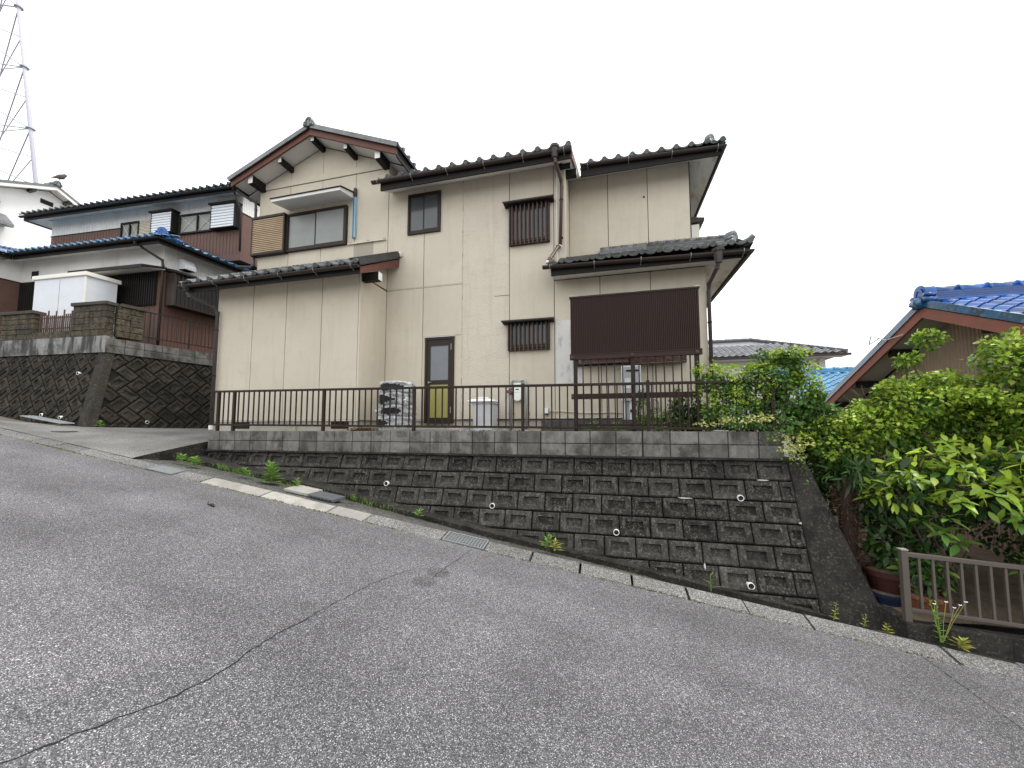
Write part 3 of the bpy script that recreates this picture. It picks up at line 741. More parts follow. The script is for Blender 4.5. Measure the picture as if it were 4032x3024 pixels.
def panel(xa, xb, za, zb, y, m='stucco', g=.0075, t=.016):
    return MB().box(xa + g, y, za + g, xb - g, y + t, zb - g).build('wall_panel', m, wall)
# lower left bay, front
for a, b in zip([XL, -8.05, -7.1, -6.14], [-8.05, -7.1, -6.14, -5.2]): panel(a, b, 2.135, 5.42, YL)
panel(-5.2, XI, 2.135, 5.42, YL, g=.004)
# lower left bay, right side
MB().prism([(XI, YL + .018, 2.135), (XI, YM - .004, 2.135), (XI, YM - .004, 5.27), (XI, YL + .018, 5.27)], (-.016, 0, 0)).build('wall_panel', 'stucco', wall)
MB().prism([(XI, YL + .018, 5.31), (XI, YM - .004, 5.31), (XI, YM - .004, 5.88), (XI, YL + .018, 5.42)], (-.016, 0, 0)).build('wall_panel', 'stucco', wall)
# middle part
panel(XI, -4.174, 2.156, 5.281, YM); panel(XI, -4.174, 5.299, 7.84, YM)
panel(-4.174, -3.19, 4.09, 5.281, YM); panel(-4.174, -3.19, 5.299, 7.84, YM); panel(-4.174, -4.085, 2.156, 4.09, YM, g=.003); panel(-3.37, -3.19, 2.156, 4.09, YM, g=.003)
panel(-3.19, -2.069, 2.156, 7.84, YM, 'stucco_rough')
panel(-2.069, -1.067, 2.156, 7.84, YM)
panel(-1.067, XC, 5.15, 7.84, YM)
panel(-1.067, -.104, 2.156, 5.15, YM); panel(-.104, .897, 2.156, 5.15, YM); panel(.897, XRR, 2.156, 5.15, YM)
box('wall_trim', 'stucco', wall, XI + .01, YM - .005, 5.281, -3.2, YM + .01, 5.299)
box('wall_trim', 'joint', wall, -2.42, YM - .003, 4.915, -2.075, YM + .004, 4.925)
# pale repair patches
mb = MB().prism([(-1.04, YM - .003, 2.9), (-.5, YM - .003, 2.9), (-.5, YM - .003, 4.26), (-1.04, YM - .003, 4.26)], (0, .006, 0)); mb.build('repair_patch', 'stucco_pale', wall)
MB().box(-6.08, YM - .004, 6.17, -5.55, YM + .002, 6.59).build('repair_patch', 'stucco_grey', wall)
# uneven repaired seam at the edge of the rough panel
sm = []
for k in range(60):
    z = 2.3 + 5.4 * k / 59; sm.append((-3.19 + random.gauss(0, .006), YM - .002, z))
MB().tube(sm, [random.uniform(.003, .012) for _ in sm], 6).build('repair_seam', 'stucco_rough', wall, smooth=True)
# gable wall
for a, b in zip([XL, -8.11, -7.1, -6.1], [-8.11, -7.1, -6.1, XI]): panel(a, b, 5.6, 8.42, YM - .002)
slope_g = .393
def gz_(x): return 9.33 - slope_g * abs(x + 7.1)
for a, b in zip([-9.05, -8.11, -7.1, -6.1], [-8.11, -7.1, -6.1, -5.2]):
    pts = [(a + .006, YM - .002, 8.56), (b - .006, YM - .002, 8.56), (b - .006, YM - .002, max(8.565, gz_(b - .006))), (a + .006, YM - .002, max(8.565, gz_(a + .006)))]
    MB().prism(pts, (0, .018, 0)).build('wall_panel', 'stucco', wall)
box('wall_band', 'stucco', wall, XL + .01, YM - .02, 8.43, XI - .01, YM + .01, 8.6)
# returns
MB().box(XC - .014, YM + .02, 5.2, XC, YU + .01, 7.95).build('wall_panel', 'stucco', wall)
MB().box(XI - .014, YM + .02, 7.5, XI + .002, 12, 8.6).build('wall_panel', 'stucco', wall)
# upper right
for a, b in zip([XC + .004, .097, .995], [.097, .995, 1.9]): panel(a, b, 5.6, 8.12, YU)
MB().box(1.888, YU + .02, 5.0, 1.904, 13.3, 8.1).build('wall_panel', 'stucco', wall)
MB().box(XRR - .016, YM + .02, 2.1, XRR, 13.3, 5.3).build('wall_panel', 'stucco', wall)
box('wall_hook', 'dark_trim', wall, .9, YU - .03, 7.33, .93, YU, 7.36)
box('corner_trim', 'dark_trim', wall, 1.896, YU - .006, 5.6, 1.912, YU + .02, 8.05)
# foundation with vents
fd = MB().box(XL + .03, YL + .03, 1.85, XI - .03, YM, 2.125).box(XL + .2, YM + .03, 1.85, XRR - .03, 13, 2.15).build('foundation', 'foundation', H)
for x in (-8.25, -5.6): 
    vt = box('vent', 'void', fd, x - .22, YL + .024, 1.95, x + .22, YL + .034, 2.1)
    for k in range(12): box('vent_bar', 'gutter_brown', vt, x - .21 + .036 * k, YL + .018, 1.95, x - .2 + .036 * k, YL + .026, 2.1)
box('sill_trim', 'soffit', H, XL, YL - .012, 2.118, XI + .01, YL + .02, 2.134); box('sill_trim', 'soffit', H, XI, YM - .012, 2.14, -4.09, YM + .02, 2.155)
box('sill_trim', 'frame_brown', H, -3.36, YM - .012, 2.14, XRR, YM + .02, 2.155)

# --- openings
def sliding_window(x0, x1, z0, z1, y, glass=('glass_dark', 'glass_dark'), proud=.05, fw=.045):
    wn = MB(); a = y - proud
    wn.box(x0, a, z0, x1, y - .001, z0 + fw).box(x0, a, z1 - fw, x1, y - .001, z1).box(x0, a, z0 + fw, x0 + fw, y - .001, z1 - fw).box(x1 - fw, a, z0 + fw, x1, y - .001, z1 - fw)
    wn = wn.build('window', 'frame_brown', H, bevel=.004)
    xm = (x0 + x1) / 2; s = .03
    for (xa, xb, yy, g) in ((x0 + fw, xm + .02, a + .03, glass[0]), (xm - .02, x1 - fw, a + .012, glass[1])):
        MB().box(xa, yy - .006, z0 + fw, xb, yy + .01, z0 + fw + .05).box(xa, yy - .006, z1 - fw - s, xb, yy + .01, z1 - fw).box(xa, yy - .006, z0 + fw + .05, xa + s, yy + .01, z1 - fw - s).box(xb - s, yy - .006, z0 + fw + .05, xb, yy + .01, z1 - fw - s).build('sash', 'frame_brown', wn)
        box('pane', g, wn, xa + s - .002, yy, z0 + fw + .045, xb - s + .002, yy + .004, z1 - fw - s + .002)
    return wn
sliding_window(-4.6, -3.745, 6.605, 7.605, YM)
wn = sliding_window(-8.125, -6.3, 6.58, 7.605, YM - .002, ('glass_frost', 'glass_frost'), .085, .05)
# shutter box beside the window
sb = MB().box(-9.2, YM - .16, 6.56, -8.125, YM - .003, 6.62).box(-9.2, YM - .16, 7.56, -8.125, YM - .003, 7.62).box(-9.2, YM - .15, 6.62, -9.165, YM - .003, 7.56).box(-8.165, YM - .15, 6.62, -8.125, YM - .003, 7.56).box(-9.165, YM - .1, 6.62, -8.165, YM - .08, 7.56).build('shutter_box', 'frame_brown', H)
sm_ = MB().prism([(0, 0, 0), (0, -.045, .01), (0, -.045, .028), (0, -.01, .047), (0, 0, .047)], (1.0, 0, 0)).mesh('slat', 'slat_tan')
for k in range(18): link('slat', sm_, sb, Matrix.Translation((-9.165, YM - .1, 6.625 + .0518 * k)))
# awning over that window
aw = MB().prism([(-8.14, 7.44, 7.66), (-8.14, 7.44, 7.73), (-8.14, 8.0, 7.9), (-8.14, 8.0, 7.76), (-8.14, 7.5, 7.66)], (2.03, 0, 0)).build('awning', 'soffit', H)
MB().prism([(-8.17, 7.42, 7.728), (-8.17, 7.42, 7.755), (-8.17, 7.998, 7.93), (-8.17, 7.998, 7.905)], (2.09, 0, 0)).build('awning_sheet', 'dark_trim', aw)
# pale blue conduit cover and cream bar
bc = MB().box(-6.13, 7.925, 6.72, -6.045, 7.996, 7.78).build('duct_cover', 'pale_blue', H, bevel=.008)
MB().box(-6.1, 7.915, 6.7, -6.085, 7.926, 7.78).build('duct_rib', 'pipe_grey', bc)
MB().tube([(-6.088, 7.96, 7.78), (-6.088, 7.96, 7.93), (-6.075, 7.95, 7.99), (-6.045, 7.95, 8.0)], [.05, .05, .045, .03], 10).build('duct_elbow', 'pipe_grey', bc, smooth=True)
br = MB().box(-6.27, 7.95, 6.565, -5.2, 7.996, 6.6).build('wall_bar', 'cable_cream', H, bevel=.005)
for x in (-6.2, -5.7, -5.26): MB().box(x, 7.942, 6.598, x + .06, 7.98, 6.612).build('bar_clip', 'clip_metal', br)
# barred windows with hoods
def barred(x0, x1, z0, z1, nb, hz):
    g = MB()
    y = YM
    g.box(x0, y - .09, z0, x0 + .035, y - .001, z1).box(x1 - .035, y - .09, z0, x1, y - .001, z1).box(x0 + .035, y - .06, z0, x1 - .035, y - .001, z0 + .04)
    wd = g.build('window', 'frame_brown', H)
    box('pane', 'glass_dark', wd, x0 + .035, y - .02, z0 + .04, x1 - .035, y - .008, z1)
    box('sash', 'frame_brown', wd, (x0 + x1) / 2 - .02, y - .032, z0 + .04, (x0 + x1) / 2 + .02, y - .021, z1)
    box('sash', 'frame_brown', wd, x0 + .036, y - .034, z0 + .041, x1 - .036, y - .022, z0 + .13)
    bme = MB().box(-.014, -.035, 0, .014, 0, z1 - z0 - .02).mesh('bar', 'bar_brown')
    for k in range(nb): link('bar', bme, wd, Matrix.Translation((x0 + .075 + (x1 - x0 - .15) * k / (nb - 1), y - .075, z0 - .015)))
    box('bar_rail', 'bar_brown', wd, x0 + .036, y - .072, z0 + .06, x1 - .036, y - .062, z0 + .085)
    hd = MB().prism([(x0 - .1, y - .2, z1 - .03), (x0 - .1, y - .2, z1 + .0), (x0 - .1, y - .002, z1 + .05), (x0 - .1, y - .002, z1 - .03)], (x1 - x0 + .2, 0, 0)).build('window_hood', 'dark_trim', H)
    box('hood_edge', 'gutter_brown', hd, x0 - .12, y - .215, z1 - .012, x1 + .12, y - .201, z1 + .018)
barred(-2.06, -1.15, 6.02, 6.95, 9, 0)
barred(-2.085, -1.165, 3.645, 4.27, 9, 0)
# back door
dr = MB().box(-4.085, YM - .05, 2.07, -4.03, YM + .012, 4.06).box(-3.425, YM - .05, 2.07, -3.37, YM + .012, 4.06).box(-4.03, YM - .05, 4.0, -3.425, YM + .012, 4.06).box(-4.03, YM - .05, 2.07, -3.425, YM + .012, 2.1).build('door_frame', 'frame_brown', H, bevel=.004)
lf = MB().box(-4.028, YM - .03, 2.102, -3.95, YM, 3.998).box(-3.505, YM - .03, 2.102, -3.427, YM, 3.998).box(-3.95, YM - .03, 3.86, -3.505, YM, 3.998).box(-3.95, YM - .03, 2.96, -3.505, YM, 3.05).box(-3.95, YM - .03, 2.102, -3.505, YM, 2.2).build('door', 'frame_brown', H)
box('pane', 'glass_door', lf, -3.952, YM - .016, 3.05, -3.503, YM - .008, 3.86)
box('pane_bead', 'pipe_grey', lf, -3.952, YM - .022, 3.048, -3.503, YM - .017, 3.066)
box('lower_panel', 'door_olive', lf, -3.952, YM - .02, 2.2, -3.503, YM - .01, 2.96)
for z in (2.3, 3.75): box('hinge', 'clip_metal', lf, -3.435, YM - .058, z, -3.42, YM - .048, z + .14)
box('door_cap', 'soffit', dr, -4.12, YM - .055, 4.061, -3.35, YM - .002, 4.075)
MB().box(-3.99, YM - .055, 2.99, -3.97, YM - .03, 3.03).tube([(-3.98, YM - .06, 3.01), (-3.9, YM - .065, 3.01)], .008, 6).build('door_handle', 'conduit', lf)

# --- gable roof
def slab(name, m, parent, quad, t=.06):
    q = [Vector(p) for p in quad]; nrm = (q[1] - q[0]).cross(q[3] - q[0]).normalized()
    if nrm.z < 0: nrm = -nrm
    return MB().prism(q, nrm * t).build(name, m, parent)
XA = -7.1
def groof(s):
    e = XA + s * 2.5
    return [(XA, 7.46, 9.47), (e, 7.46, 9.47 - .393 * 2.5), (e, 13.6, 9.47 - .393 * 2.5), (XA, 13.6, 9.47)]
rg = slab('gable_roof', 'roof_dark', H, groof(1), .05)
slab('roof_slope', 'roof_dark', rg, groof(-1), .05)
for s in (-1, 1):
    e = XA + s * 2.44
    zb = 9.29
    brd = [(XA, 7.5, zb), (e, 7.5, zb - .393 * 2.44), (e, 7.5, zb - .393 * 2.44 + .15), (XA, 7.5, zb + .15)]
    MB().prism(brd, (0, .04, 0)).build('barge_board', 'barge_red', rg)
    brd = [(XA, 7.475, zb + .15), (e + s * .03, 7.475, zb - .393 * 2.47 + .15), (e + s * .03, 7.475, zb - .393 * 2.47 + .205), (XA, 7.475, zb + .205)]
    MB().prism(brd, (0, .06, 0)).build('verge_trim', 'gutter_brown', rg)
    sf = [(XA, 7.541, zb + .06), (e, 7.541, zb - .393 * 2.44 + .06), (e, 8.0, zb - .393 * 2.44 + .06), (XA, 8.0, zb + .06)]
    MB().prism(sf, (0, 0, .02)).build('soffit', 'soffit', rg)
    # side eave
    z = 9.47 - .393 * 2.5
    MB().box(*((e - .03, 7.54, z - .2, e, 13.5, z + .02) if s > 0 else (e, 7.54, z - .2, e + .03, 13.5, z + .02))).build('fascia', 'dark_trim', rg)
    xw = XI if s > 0 else XL
    MB().prism([(e - s * .03, 8.0, z - .15), (xw, 8.0, zb - .393 * abs(xw - XA) + .02), (xw, 13.5, zb - .393 * abs(xw - XA) + .02), (e - s * .03, 13.5, z - .15)], (0, 0, .02)).build('soffit', 'soffit', rg)
    ev = Vector((-s, 0, .393)).normalized(); eu = Vector((0, s, 0))
    n = 10
    # verge course along the gable edge and a few courses behind it
    if s > 0: tiles(rg, (e + .05, 7.45, z + .035), eu, ev, 3, 11, 'roof_grey')
    else: tiles(rg, (e - .05, 7.45 + 3 * TW, z + .035), eu, ev, 3, 11, 'roof_grey')
    if s > 0: tiles(rg, (e + .05, 7.45 + 3 * TW, z + .035), eu, ev, 14, 1, 'roof_grey')
    vm = MB().box(0, -.012, -.06, TL + .02, .012, .05).mesh('verge_tile', 'roof_grey')
    for k in range(11):
        c = Vector((e + s * .05, 7.45, z + .03)) + ev * (TL * k)
        link('verge_tile', vm, rg, Matrix.Translation(c) @ Matrix((ev, Vector((0, 1, 0)), ev.cross(Vector((0, 1, 0))))).transposed().to_4x4())
gutter(rg, (XA - 2.5, 7.5, 8.47), (XA - 2.5, 13, 8.47), (-1, 0, 0), brackets=0)
ridge(rg, [(XA, 7.5, 9.53), (XA, 13.4, 9.53)], 'roof_grey', .22, 2)
ornament(rg, (XA, 7.47, 9.47), (0, -1), 'roof_grey', .82)
# purlin ends
for (x, zt, big) in ((XA, 9.32, 0), (-6.12, 8.93, 0), (-5.22, 8.6, 1), (-8.08, 8.93, 0), (-9.0, 8.6, 1)):
    h = .21 if big else .13; wd = .075 if big else .05
    pb = box('purlin', 'dark_trim', rg, x - wd, 7.585, zt - h, x + wd, 7.998, zt)
    box('purlin_end', 'white_paint' if big else 'soffit', pb, x - wd + .004, 7.578, zt - h + .004, x + wd - .004, 7.584, zt - .004)
# gable downpipe on the left corner
downpipe(H, [(XA - 2.5, 7.62, 8.42), (-9.5, 7.66, 8.3), (-9.32, 7.9, 8.17), (-9.2, 7.94, 8.12), (-9.19, 7.945, 7.9), (-9.17, 7.945, 6.36), (-9.2, 7.85, 6.25), (-9.35, 7.6, 6.18)], 'pipe_grey', .034, [(-9.18, 7.945, 7.2), (-9.175, 7.945, 6.6)])

# --- middle roof
rm = slab('middle_roof', 'roof_dark', H, [(-5.08, 7.5, 7.68), (-.62, 7.5, 7.68), (-.62, 11, 9.25), (-5.08, 11, 9.25)], .05)
box('fascia', 'dark_trim', rm, -5.06, 7.5, 7.5, -.64, 7.53, 7.69)
MB().prism([(-5.06, 7.53, 7.51), (-5.06, 8.0, 7.76), (-5.06, 8.0, 7.79), (-5.06, 7.53, 7.56)], (4.4, 0, 0)).build('soffit', 'soffit', rm)
tiles(rm, (-5.08, 7.44, 7.725), (1, 0, 0), (0, 1, .45), 14, 2, 'roof_grey', w=.318)
gutter(rm, (-5.24, 7.44, 7.7), (-.62, 7.44, 7.66), (0, -1, 0))
MB().prism([(-.64, 7.5, 7.5), (-.64, 7.5, 7.69), (-.64, 9.4, 8.545), (-.64, 9.4, 8.37)], (.03, 0, 0)).build('barge_board', 'barge_red', rm)
MB().prism([(-.65, 7.53, 7.52), (-.65, 9.3, 8.31), (-.65, 9.3, 8.34), (-.65, 7.53, 7.55)], (-.2, 0, 0)).build('soffit', 'soffit', rm)
box('eave_beam', 'dark_trim', rm, -.97, 7.86, 7.62, -.68, 7.98, 7.8); box('beam_end', 'white_paint', rm, -.679, 7.865, 7.625, -.672, 7.975, 7.795)
box('eave_beam', 'dark_trim', rm, -.86, 8.2, 7.62, -.58, 8.34, 7.76); box('beam_end', 'white_paint', rm, -.579, 8.205, 7.625, -.572, 8.335, 7.755)
hopper(rm, (-.96, 7.43, 7.74))
downpipe(H, [(-.96, 7.43, 7.53), (-.95, 7.47, 7.46), (-.885, 7.88, 7.32), (-.88, 7.93, 7.2), (-.92, 7.93, 5.86)], 'pipe_brown', .036, [(-.89, 7.93, 6.9), (-.9, 7.93, 6.05)])
downpipe(H, [(-.92, 7.93, 5.86), (-.96, 7.85, 5.82), (-1.1, 7.55, 5.42), (-1.12, 7.47, 5.36)], 'pipe_brown', .036)
box('conduit_strip', 'soffit', H, -1.005, 7.975, 5.4, -.985, 7.996, 7.6)

# --- upper right hip roof
def hipz(x, y): return 7.93 + .42 * min(y - 8.45, 2.45 - x)
ru = MB().add([(-.52, 8.46, 7.93), (2.44, 8.46, 7.93), (2.44, 13.5, 7.93), (-.52, 11.42, 9.17), (-.52, 13.5, 9.17)], [(0, 1, 3), (1, 2, 4, 3)]).build('upper_roof', 'roof_dark', H)
box('fascia', 'dark_trim', ru, -.5, 8.47, 7.72, 2.42, 8.5, 7.91); box('fascia', 'dark_trim', ru, 2.39, 8.5, 7.72, 2.42, 13.4, 7.91)
MB().add([(-.82, 8.5, 7.75), (2.39, 8.5, 7.75), (1.9, 9.0, 8.04), (-.82, 9.0, 8.04)], [(0, 1, 2, 3)]).build('soffit', 'soffit', ru)
MB().add([(2.39, 8.5, 7.75), (2.39, 13.4, 7.75), (1.9, 13.4, 8.04), (1.9, 9.0, 8.04)], [(0, 1, 2, 3)]).build('soffit', 'soffit_stained', ru)
tiles(ru, (-.52, 8.4, 7.965), (1, 0, 0), (0, 1, .42), 10, 2, 'roof_grey', w=.3)
tiles(ru, (2.51, 8.5, 7.965), (0, 1, 0), (-1, 0, .42), 17, 1, 'roof_grey')
gutter(ru, (-.49, 8.42, 7.97), (2.5, 8.42, 7.87), (0, -1, 0)); gutter(ru, (2.47, 8.38, 7.87), (2.47, 13.4, 7.9), (1, 0, 0), brackets=0)
ridge(ru, [(2.28, 8.62, 8.06), (-.4, 11.3, 9.2)], 'roof_grey', .2, 1, .075)
ornament(ru, (2.27, 8.64, 8.08), (1, -1), 'roof_grey', .85)
MB().tube([(2.3, 8.62, 8.02), (2.42, 8.48, 8.0), (2.5, 8.4, 8.03)], [.05, .055, .05], 10).build('corner_tile', 'roof_grey', ru, smooth=True)
sh = MB().prism([(1.905, 9.7, 6.93), (2.36, 9.7, 6.98), (2.36, 9.7, 7.05), (1.905, 9.7, 7.12)], (0, 1.5, 0)).build('side_awning', 'gutter_brown', H)
box('awning_panel', 'soffit', sh, 1.91, 9.75, 6.3, 2.25, 11.1, 6.92)

# --- lower left roof
sl2 = .55
rl = slab('lower_left_roof', 'roof_dark', H, [(-9.5, 6.5, 5.25), (-4.8, 6.5, 5.25), (-4.8, 8.0, 5.25 + 1.5 * sl2), (-9.5, 8.0, 5.25 + 1.5 * sl2)], .04)
box('fascia', 'dark_trim', rl, -9.45, 6.52, 5.1, -4.83, 6.55, 5.25)
MB().prism([(-9.45, 6.55, 5.12), (-9.45, 7.02, 5.36), (-9.45, 7.02, 5.39), (-9.45, 6.55, 5.16)], (4.6, 0, 0)).build('soffit', 'soffit', rl)
tiles(rl, (-9.52, 6.44, 5.29), (1, 0, 0), (0, 1, sl2), 15, 6, 'roof_grey', w=.315)
gutter(rl, (-9.55, 6.44, 5.24), (-4.8, 6.44, 5.24), (0, -1, 0), brackets=.95)
ev = Vector((0, 1, sl2)).normalized(); eu = Vector((1, 0, 0)); nn = eu.cross(ev)
vm = MB().box(-.2, -.01, .0, .0, .29, .045).box(-.012, -.01, -.1, .012, .29, .0).mesh('verge_tile', 'roof_dark')
for k in range(6): link('verge_tile', vm, rl, Matrix.Translation(Vector((-4.79, 6.44, 5.33)) + ev * (.28 * k) + nn * .02) @ Matrix((eu, ev, nn)).transposed().to_4x4())
MB().prism([(-4.82, 6.53, 5.1), (-4.82, 6.53, 5.24), (-4.82, 7.99, 6.04), (-4.82, 7.99, 5.85)], (-.03, 0, 0)).build('barge_board', 'barge_red', rl)
MB().prism([(-4.85, 6.55, 5.16), (-4.85, 7.99, 5.95), (-5.15, 7.99, 5.95), (-5.15, 6.55, 5.16)], (0, 0, .02)).build('soffit', 'soffit', rl)
pb = box('purlin', 'dark_trim', rl, -5.14, 7.03, 5.16, -4.74, 7.17, 5.34); box('purlin_end', 'white_paint', pb, -4.739, 7.034, 5.164, -4.732, 7.166, 5.336)
MB().tube([(-4.87, 7.9, 6.2), (-4.8, 7.96, 6.17), (-4.78, 7.99, 6.1)], [.03, .06, .05], 8).build('mortar_fillet', 'mortar_white', rl, smooth=True)
MB().prism([(-9.5, 7.93, 6.12), (-9.5, 8.0, 6.2), (-9.5, 8.0, 6.12)], (4.7, 0, 0)).build('flashing', 'gutter_brown', rl)
hopper(rl, (-9.32, 6.44, 5.27), 'dark_trim', .9)
downpipe(H, [(-9.32, 6.44, 5.08), (-9.3, 6.5, 5.0), (-9.06, 6.88, 4.84), (-9.02, 6.94, 4.72), (-9.03, 6.94, 1.96)], 'pipe_grey', .038, [(-9.02, 6.94, 4.3), (-9.03, 6.94, 3.2), (-9.03, 6.94, 2.4)])
MB().lathe([(.05, 0), (.05, .1)], (-9.03, 6.94, 1.93), 12).build('pipe_foot', 'white_paint', H)

# --- lower right hip roof
s3 = .47
def lz(y): return 5.22 + s3 * (y - 7.45)
rr = MB().add([(-1.07, 7.45, 5.22), (2.52, 7.45, 5.22), (1.0, 8.99, lz(8.99)), (-.82, 8.99, lz(8.99)), (-.82, 8.0, lz(8.0)), (-1.07, 8.0, lz(8.0)), (2.52, 13, 5.22), (1.9, 13, 5.22 + s3 * .62), (1.9, 9, 5.22 + s3 * .62)],
             [(0, 1, 2, 3, 4, 5), (1, 6, 7, 8, 2)]).build('lower_right_roof', 'roof_dark', H)
box('fascia', 'dark_trim', rr, -1.06, 7.47, 5.04, 2.48, 7.5, 5.21); box('fascia', 'dark_trim', rr, 2.45, 7.5, 5.04, 2.48, 11.2, 5.21)
MB().add([(-1.06, 7.5, 5.08), (2.45, 7.5, 5.08), (1.93, 8.0, 5.16), (-1.06, 8.0, 5.16)], [(0, 1, 2, 3)]).build('soffit', 'soffit', rr)
MB().add([(2.45, 7.5, 5.08), (2.45, 11.2, 5.08), (1.93, 11.2, 5.16), (1.93, 8.0, 5.16)], [(0, 1, 2, 3)]).build('soffit', 'soffit_stained', rr)
tiles(rr, (-1.09, 7.39, 5.26), (1, 0, 0), (0, 1, s3), 12, 6, 'roof_grey', w=.305, keep=lambda c: (c.x < 2.6 - (c.y - 7.45)) and not (c.y > 7.93 and c.x < -.82) and c.y < 8.95)
tiles(rr, (2.58, 7.5, 5.26), (0, 1, 0), (-1, 0, s3), 14, 1, 'roof_grey')
gutter(rr, (-1.22, 7.4, 5.22), (2.56, 7.4, 5.12), (0, -1, 0)); gutter(rr, (2.53, 7.36, 5.12), (2.53, 11.2, 5.14), (1, 0, 0), brackets=0)
ridge(rr, [(2.3, 7.68, 5.37), (.95, 8.93, 6.0), (-.1, 8.93, 6.0)], 'roof_grey', .2, 3, .06, .22)
ridge(rr, [(-.1, 8.95, 5.96), (-.75, 8.95, 5.96)], 'roof_dark', .16, 2, .02)
ornament(rr, (2.32, 7.66, 5.35), (1, -1), 'roof_grey', .95)
MB().tube([(2.3, 7.68, 5.36), (2.42, 7.52, 5.3), (2.52, 7.42, 5.32), (2.58, 7.36, 5.37)], [.05, .06, .055, .05], 10).build('corner_tile', 'roof_grey', rr, smooth=True)
MB().prism([(-.8, 7.9, 5.52), (-.3, 8.2, 5.62), (-.25, 8.6, 5.82), (-.8, 8.6, 5.82)], (0, 0, .08)).build('flashing', 'gutter_brown', rr)
MB().tube([(-1.09, 7.42, 5.3), (-1.09, 8.0, 5.58)], .045, 8).build('mortar_fillet', 'roof_dark', rr, smooth=True)
MB().lathe([(.03, -.03), (.045, 0), (.03, .03)], (-1.12, 7.4, 5.3), 10).build('mortar_fillet', 'mortar_white', rr, smooth=True)
MB().lathe([(.03, -.04), (.055, 0), (.03, .04)], (-.93, 7.93, 5.86), 10).build('mortar_fillet', 'mortar_white', rr, smooth=True)
hopper(rr, (2.0, 7.38, 5.17), 'pipe_grey', 1.05)
downpipe(H, [(2.0, 7.38, 4.96), (1.99, 7.45, 4.88), (1.955, 7.88, 4.74), (1.955, 7.93, 4.6), (1.955, 7.93, 1.92)], 'pipe_grey', .036, [(1.955, 7.93, 4.0), (1.955, 7.93, 2.9)])

# ------------------------------------------------------------------ brown railing on the block wall
FY = 6.33
def rail_top(x): return 2.765 - .0095 * (x + 8.2)
rl_ = empty('railing', (-2.9, FY, 1.9), 'long brown metal railing with upright bars along the block wall', 'railing')
def seg(name, m, x0, x1, zo, h, d):
    MB().obox((x0, FY - d / 2, rail_top(x0) + zo - h), (x1 - x0, 0, rail_top(x1) - rail_top(x0)), (0, d, 0), (0, 0, h)).build(name, m, rl_, bevel=.006)
seg('top_rail', 'rail_brown', -8.22, .63, 0, .042, .05); seg('top_rail', 'rail_brown', .632, 2.42, 0, .042, .05)
seg('bottom_rail', 'rail_mossy', -8.2, .63, -.71, .04, .035); seg('bottom_rail', 'rail_mossy', .632, 2.42, -.71, .04, .035)
posts = [-8.06, -7.64, -5.41, -3.45, -1.40, .63, 2.36]
pm = MB().box(-.025, -.025, 0, .025, .025, .86).mesh('post', 'rail_brown')
for x in posts: link('post', pm, rl_, Matrix.Translation((x, FY + .002, 1.89 - .0095 * (x + 8.2) * .5)))
bm2 = MB().box(-.0105, -.0105, 0, .0105, .0105, .67).mesh('baluster', 'rail_brown')
x = -8.19
while x < 2.4:
    if min(abs(x - p) for p in posts) > .05: link('baluster', bm2, rl_, Matrix.Translation((x, FY + .003, rail_top(x) - .71)))
    x += .1325

# ------------------------------------------------------------------ ribbed privacy screen behind the railing
SY = 6.46
ps = empty('privacy_screen', (.43, SY, 1.9), 'brown ribbed metal privacy screen on posts in front of the kitchen wall', 'screen')
for x in (-.51, .42, 1.385): box('post', 'rail_brown', ps, x - .032, SY - .03, 1.88, x + .032, SY + .03, 3.2)
pn = box('panel_back', 'screen_brown', ps, -.585, SY - .022, 3.2, 1.44, SY - .008, 4.175)
ns = 72
sm_ = MB().prism([(0, 0, 0), (.003, -.02, 0), (.016, -.02, 0), (.019, 0, 0)], (0, 0, .965)).mesh('slat', 'screen_brown')
for k in range(ns): link('slat', sm_, ps, Matrix.Translation((-.583 + (2.02 / ns) * k, SY - .0225, 3.205)))
MB().box(-.6, SY - .05, 4.17, 1.455, SY + .03, 4.2).build('top_frame', 'screen_brown', ps, bevel=.004)
MB().box(-.6, SY - .05, 3.11, 1.46, SY + .03, 3.2).box(-.6, SY - .058, 3.185, 1.46, SY - .05, 3.2).box(-.6, SY - .058, 3.11, 1.46, SY - .05, 3.125).build('bottom_frame', 'screen_brown', ps)
MB().box(-.58, SY - .05, 2.44, 1.44, SY + .02, 2.525).box(-.58, SY - .056, 2.47, 1.44, SY - .05, 2.5).build('middle_beam', 'screen_brown', ps)
for x in (-.57, .4, 1.36):
    box('clip', 'clip_metal', ps, x, SY - .056, 4.195, x + .1, SY - .02, 4.215)
for x in (-.56, .41, 1.38):
    box('joint_cover', 'bar_brown', ps, x - .02, SY - .066, 3.13, x + .025, SY - .059, 3.175); box('joint_cover', 'bar_brown', ps, x - .02, SY - .064, 2.46, x + .02, SY - .057, 2.505)
bme = MB().box(-.009, -.009, 0, .009, .009, .6).mesh('baluster', 'rail_brown'); bme2 = MB().box(-.009, -.009, 0, .009, .009, .42).mesh('baluster', 'rail_brown')
k = 0; x = -.385
while x < 1.36:
    if min(abs(x - .42), abs(x - 1.385)) > .05:
        link('baluster', bme, ps, Matrix.Translation((x, SY - .01, 2.525))); link('baluster', bme2, ps, Matrix.Translation((x, SY - .01, 2.02)))
    x += .1285
box('lower_rail', 'rail_brown', ps, -.51, SY - .018, 1.985, 1.385, SY + .018, 2.02)

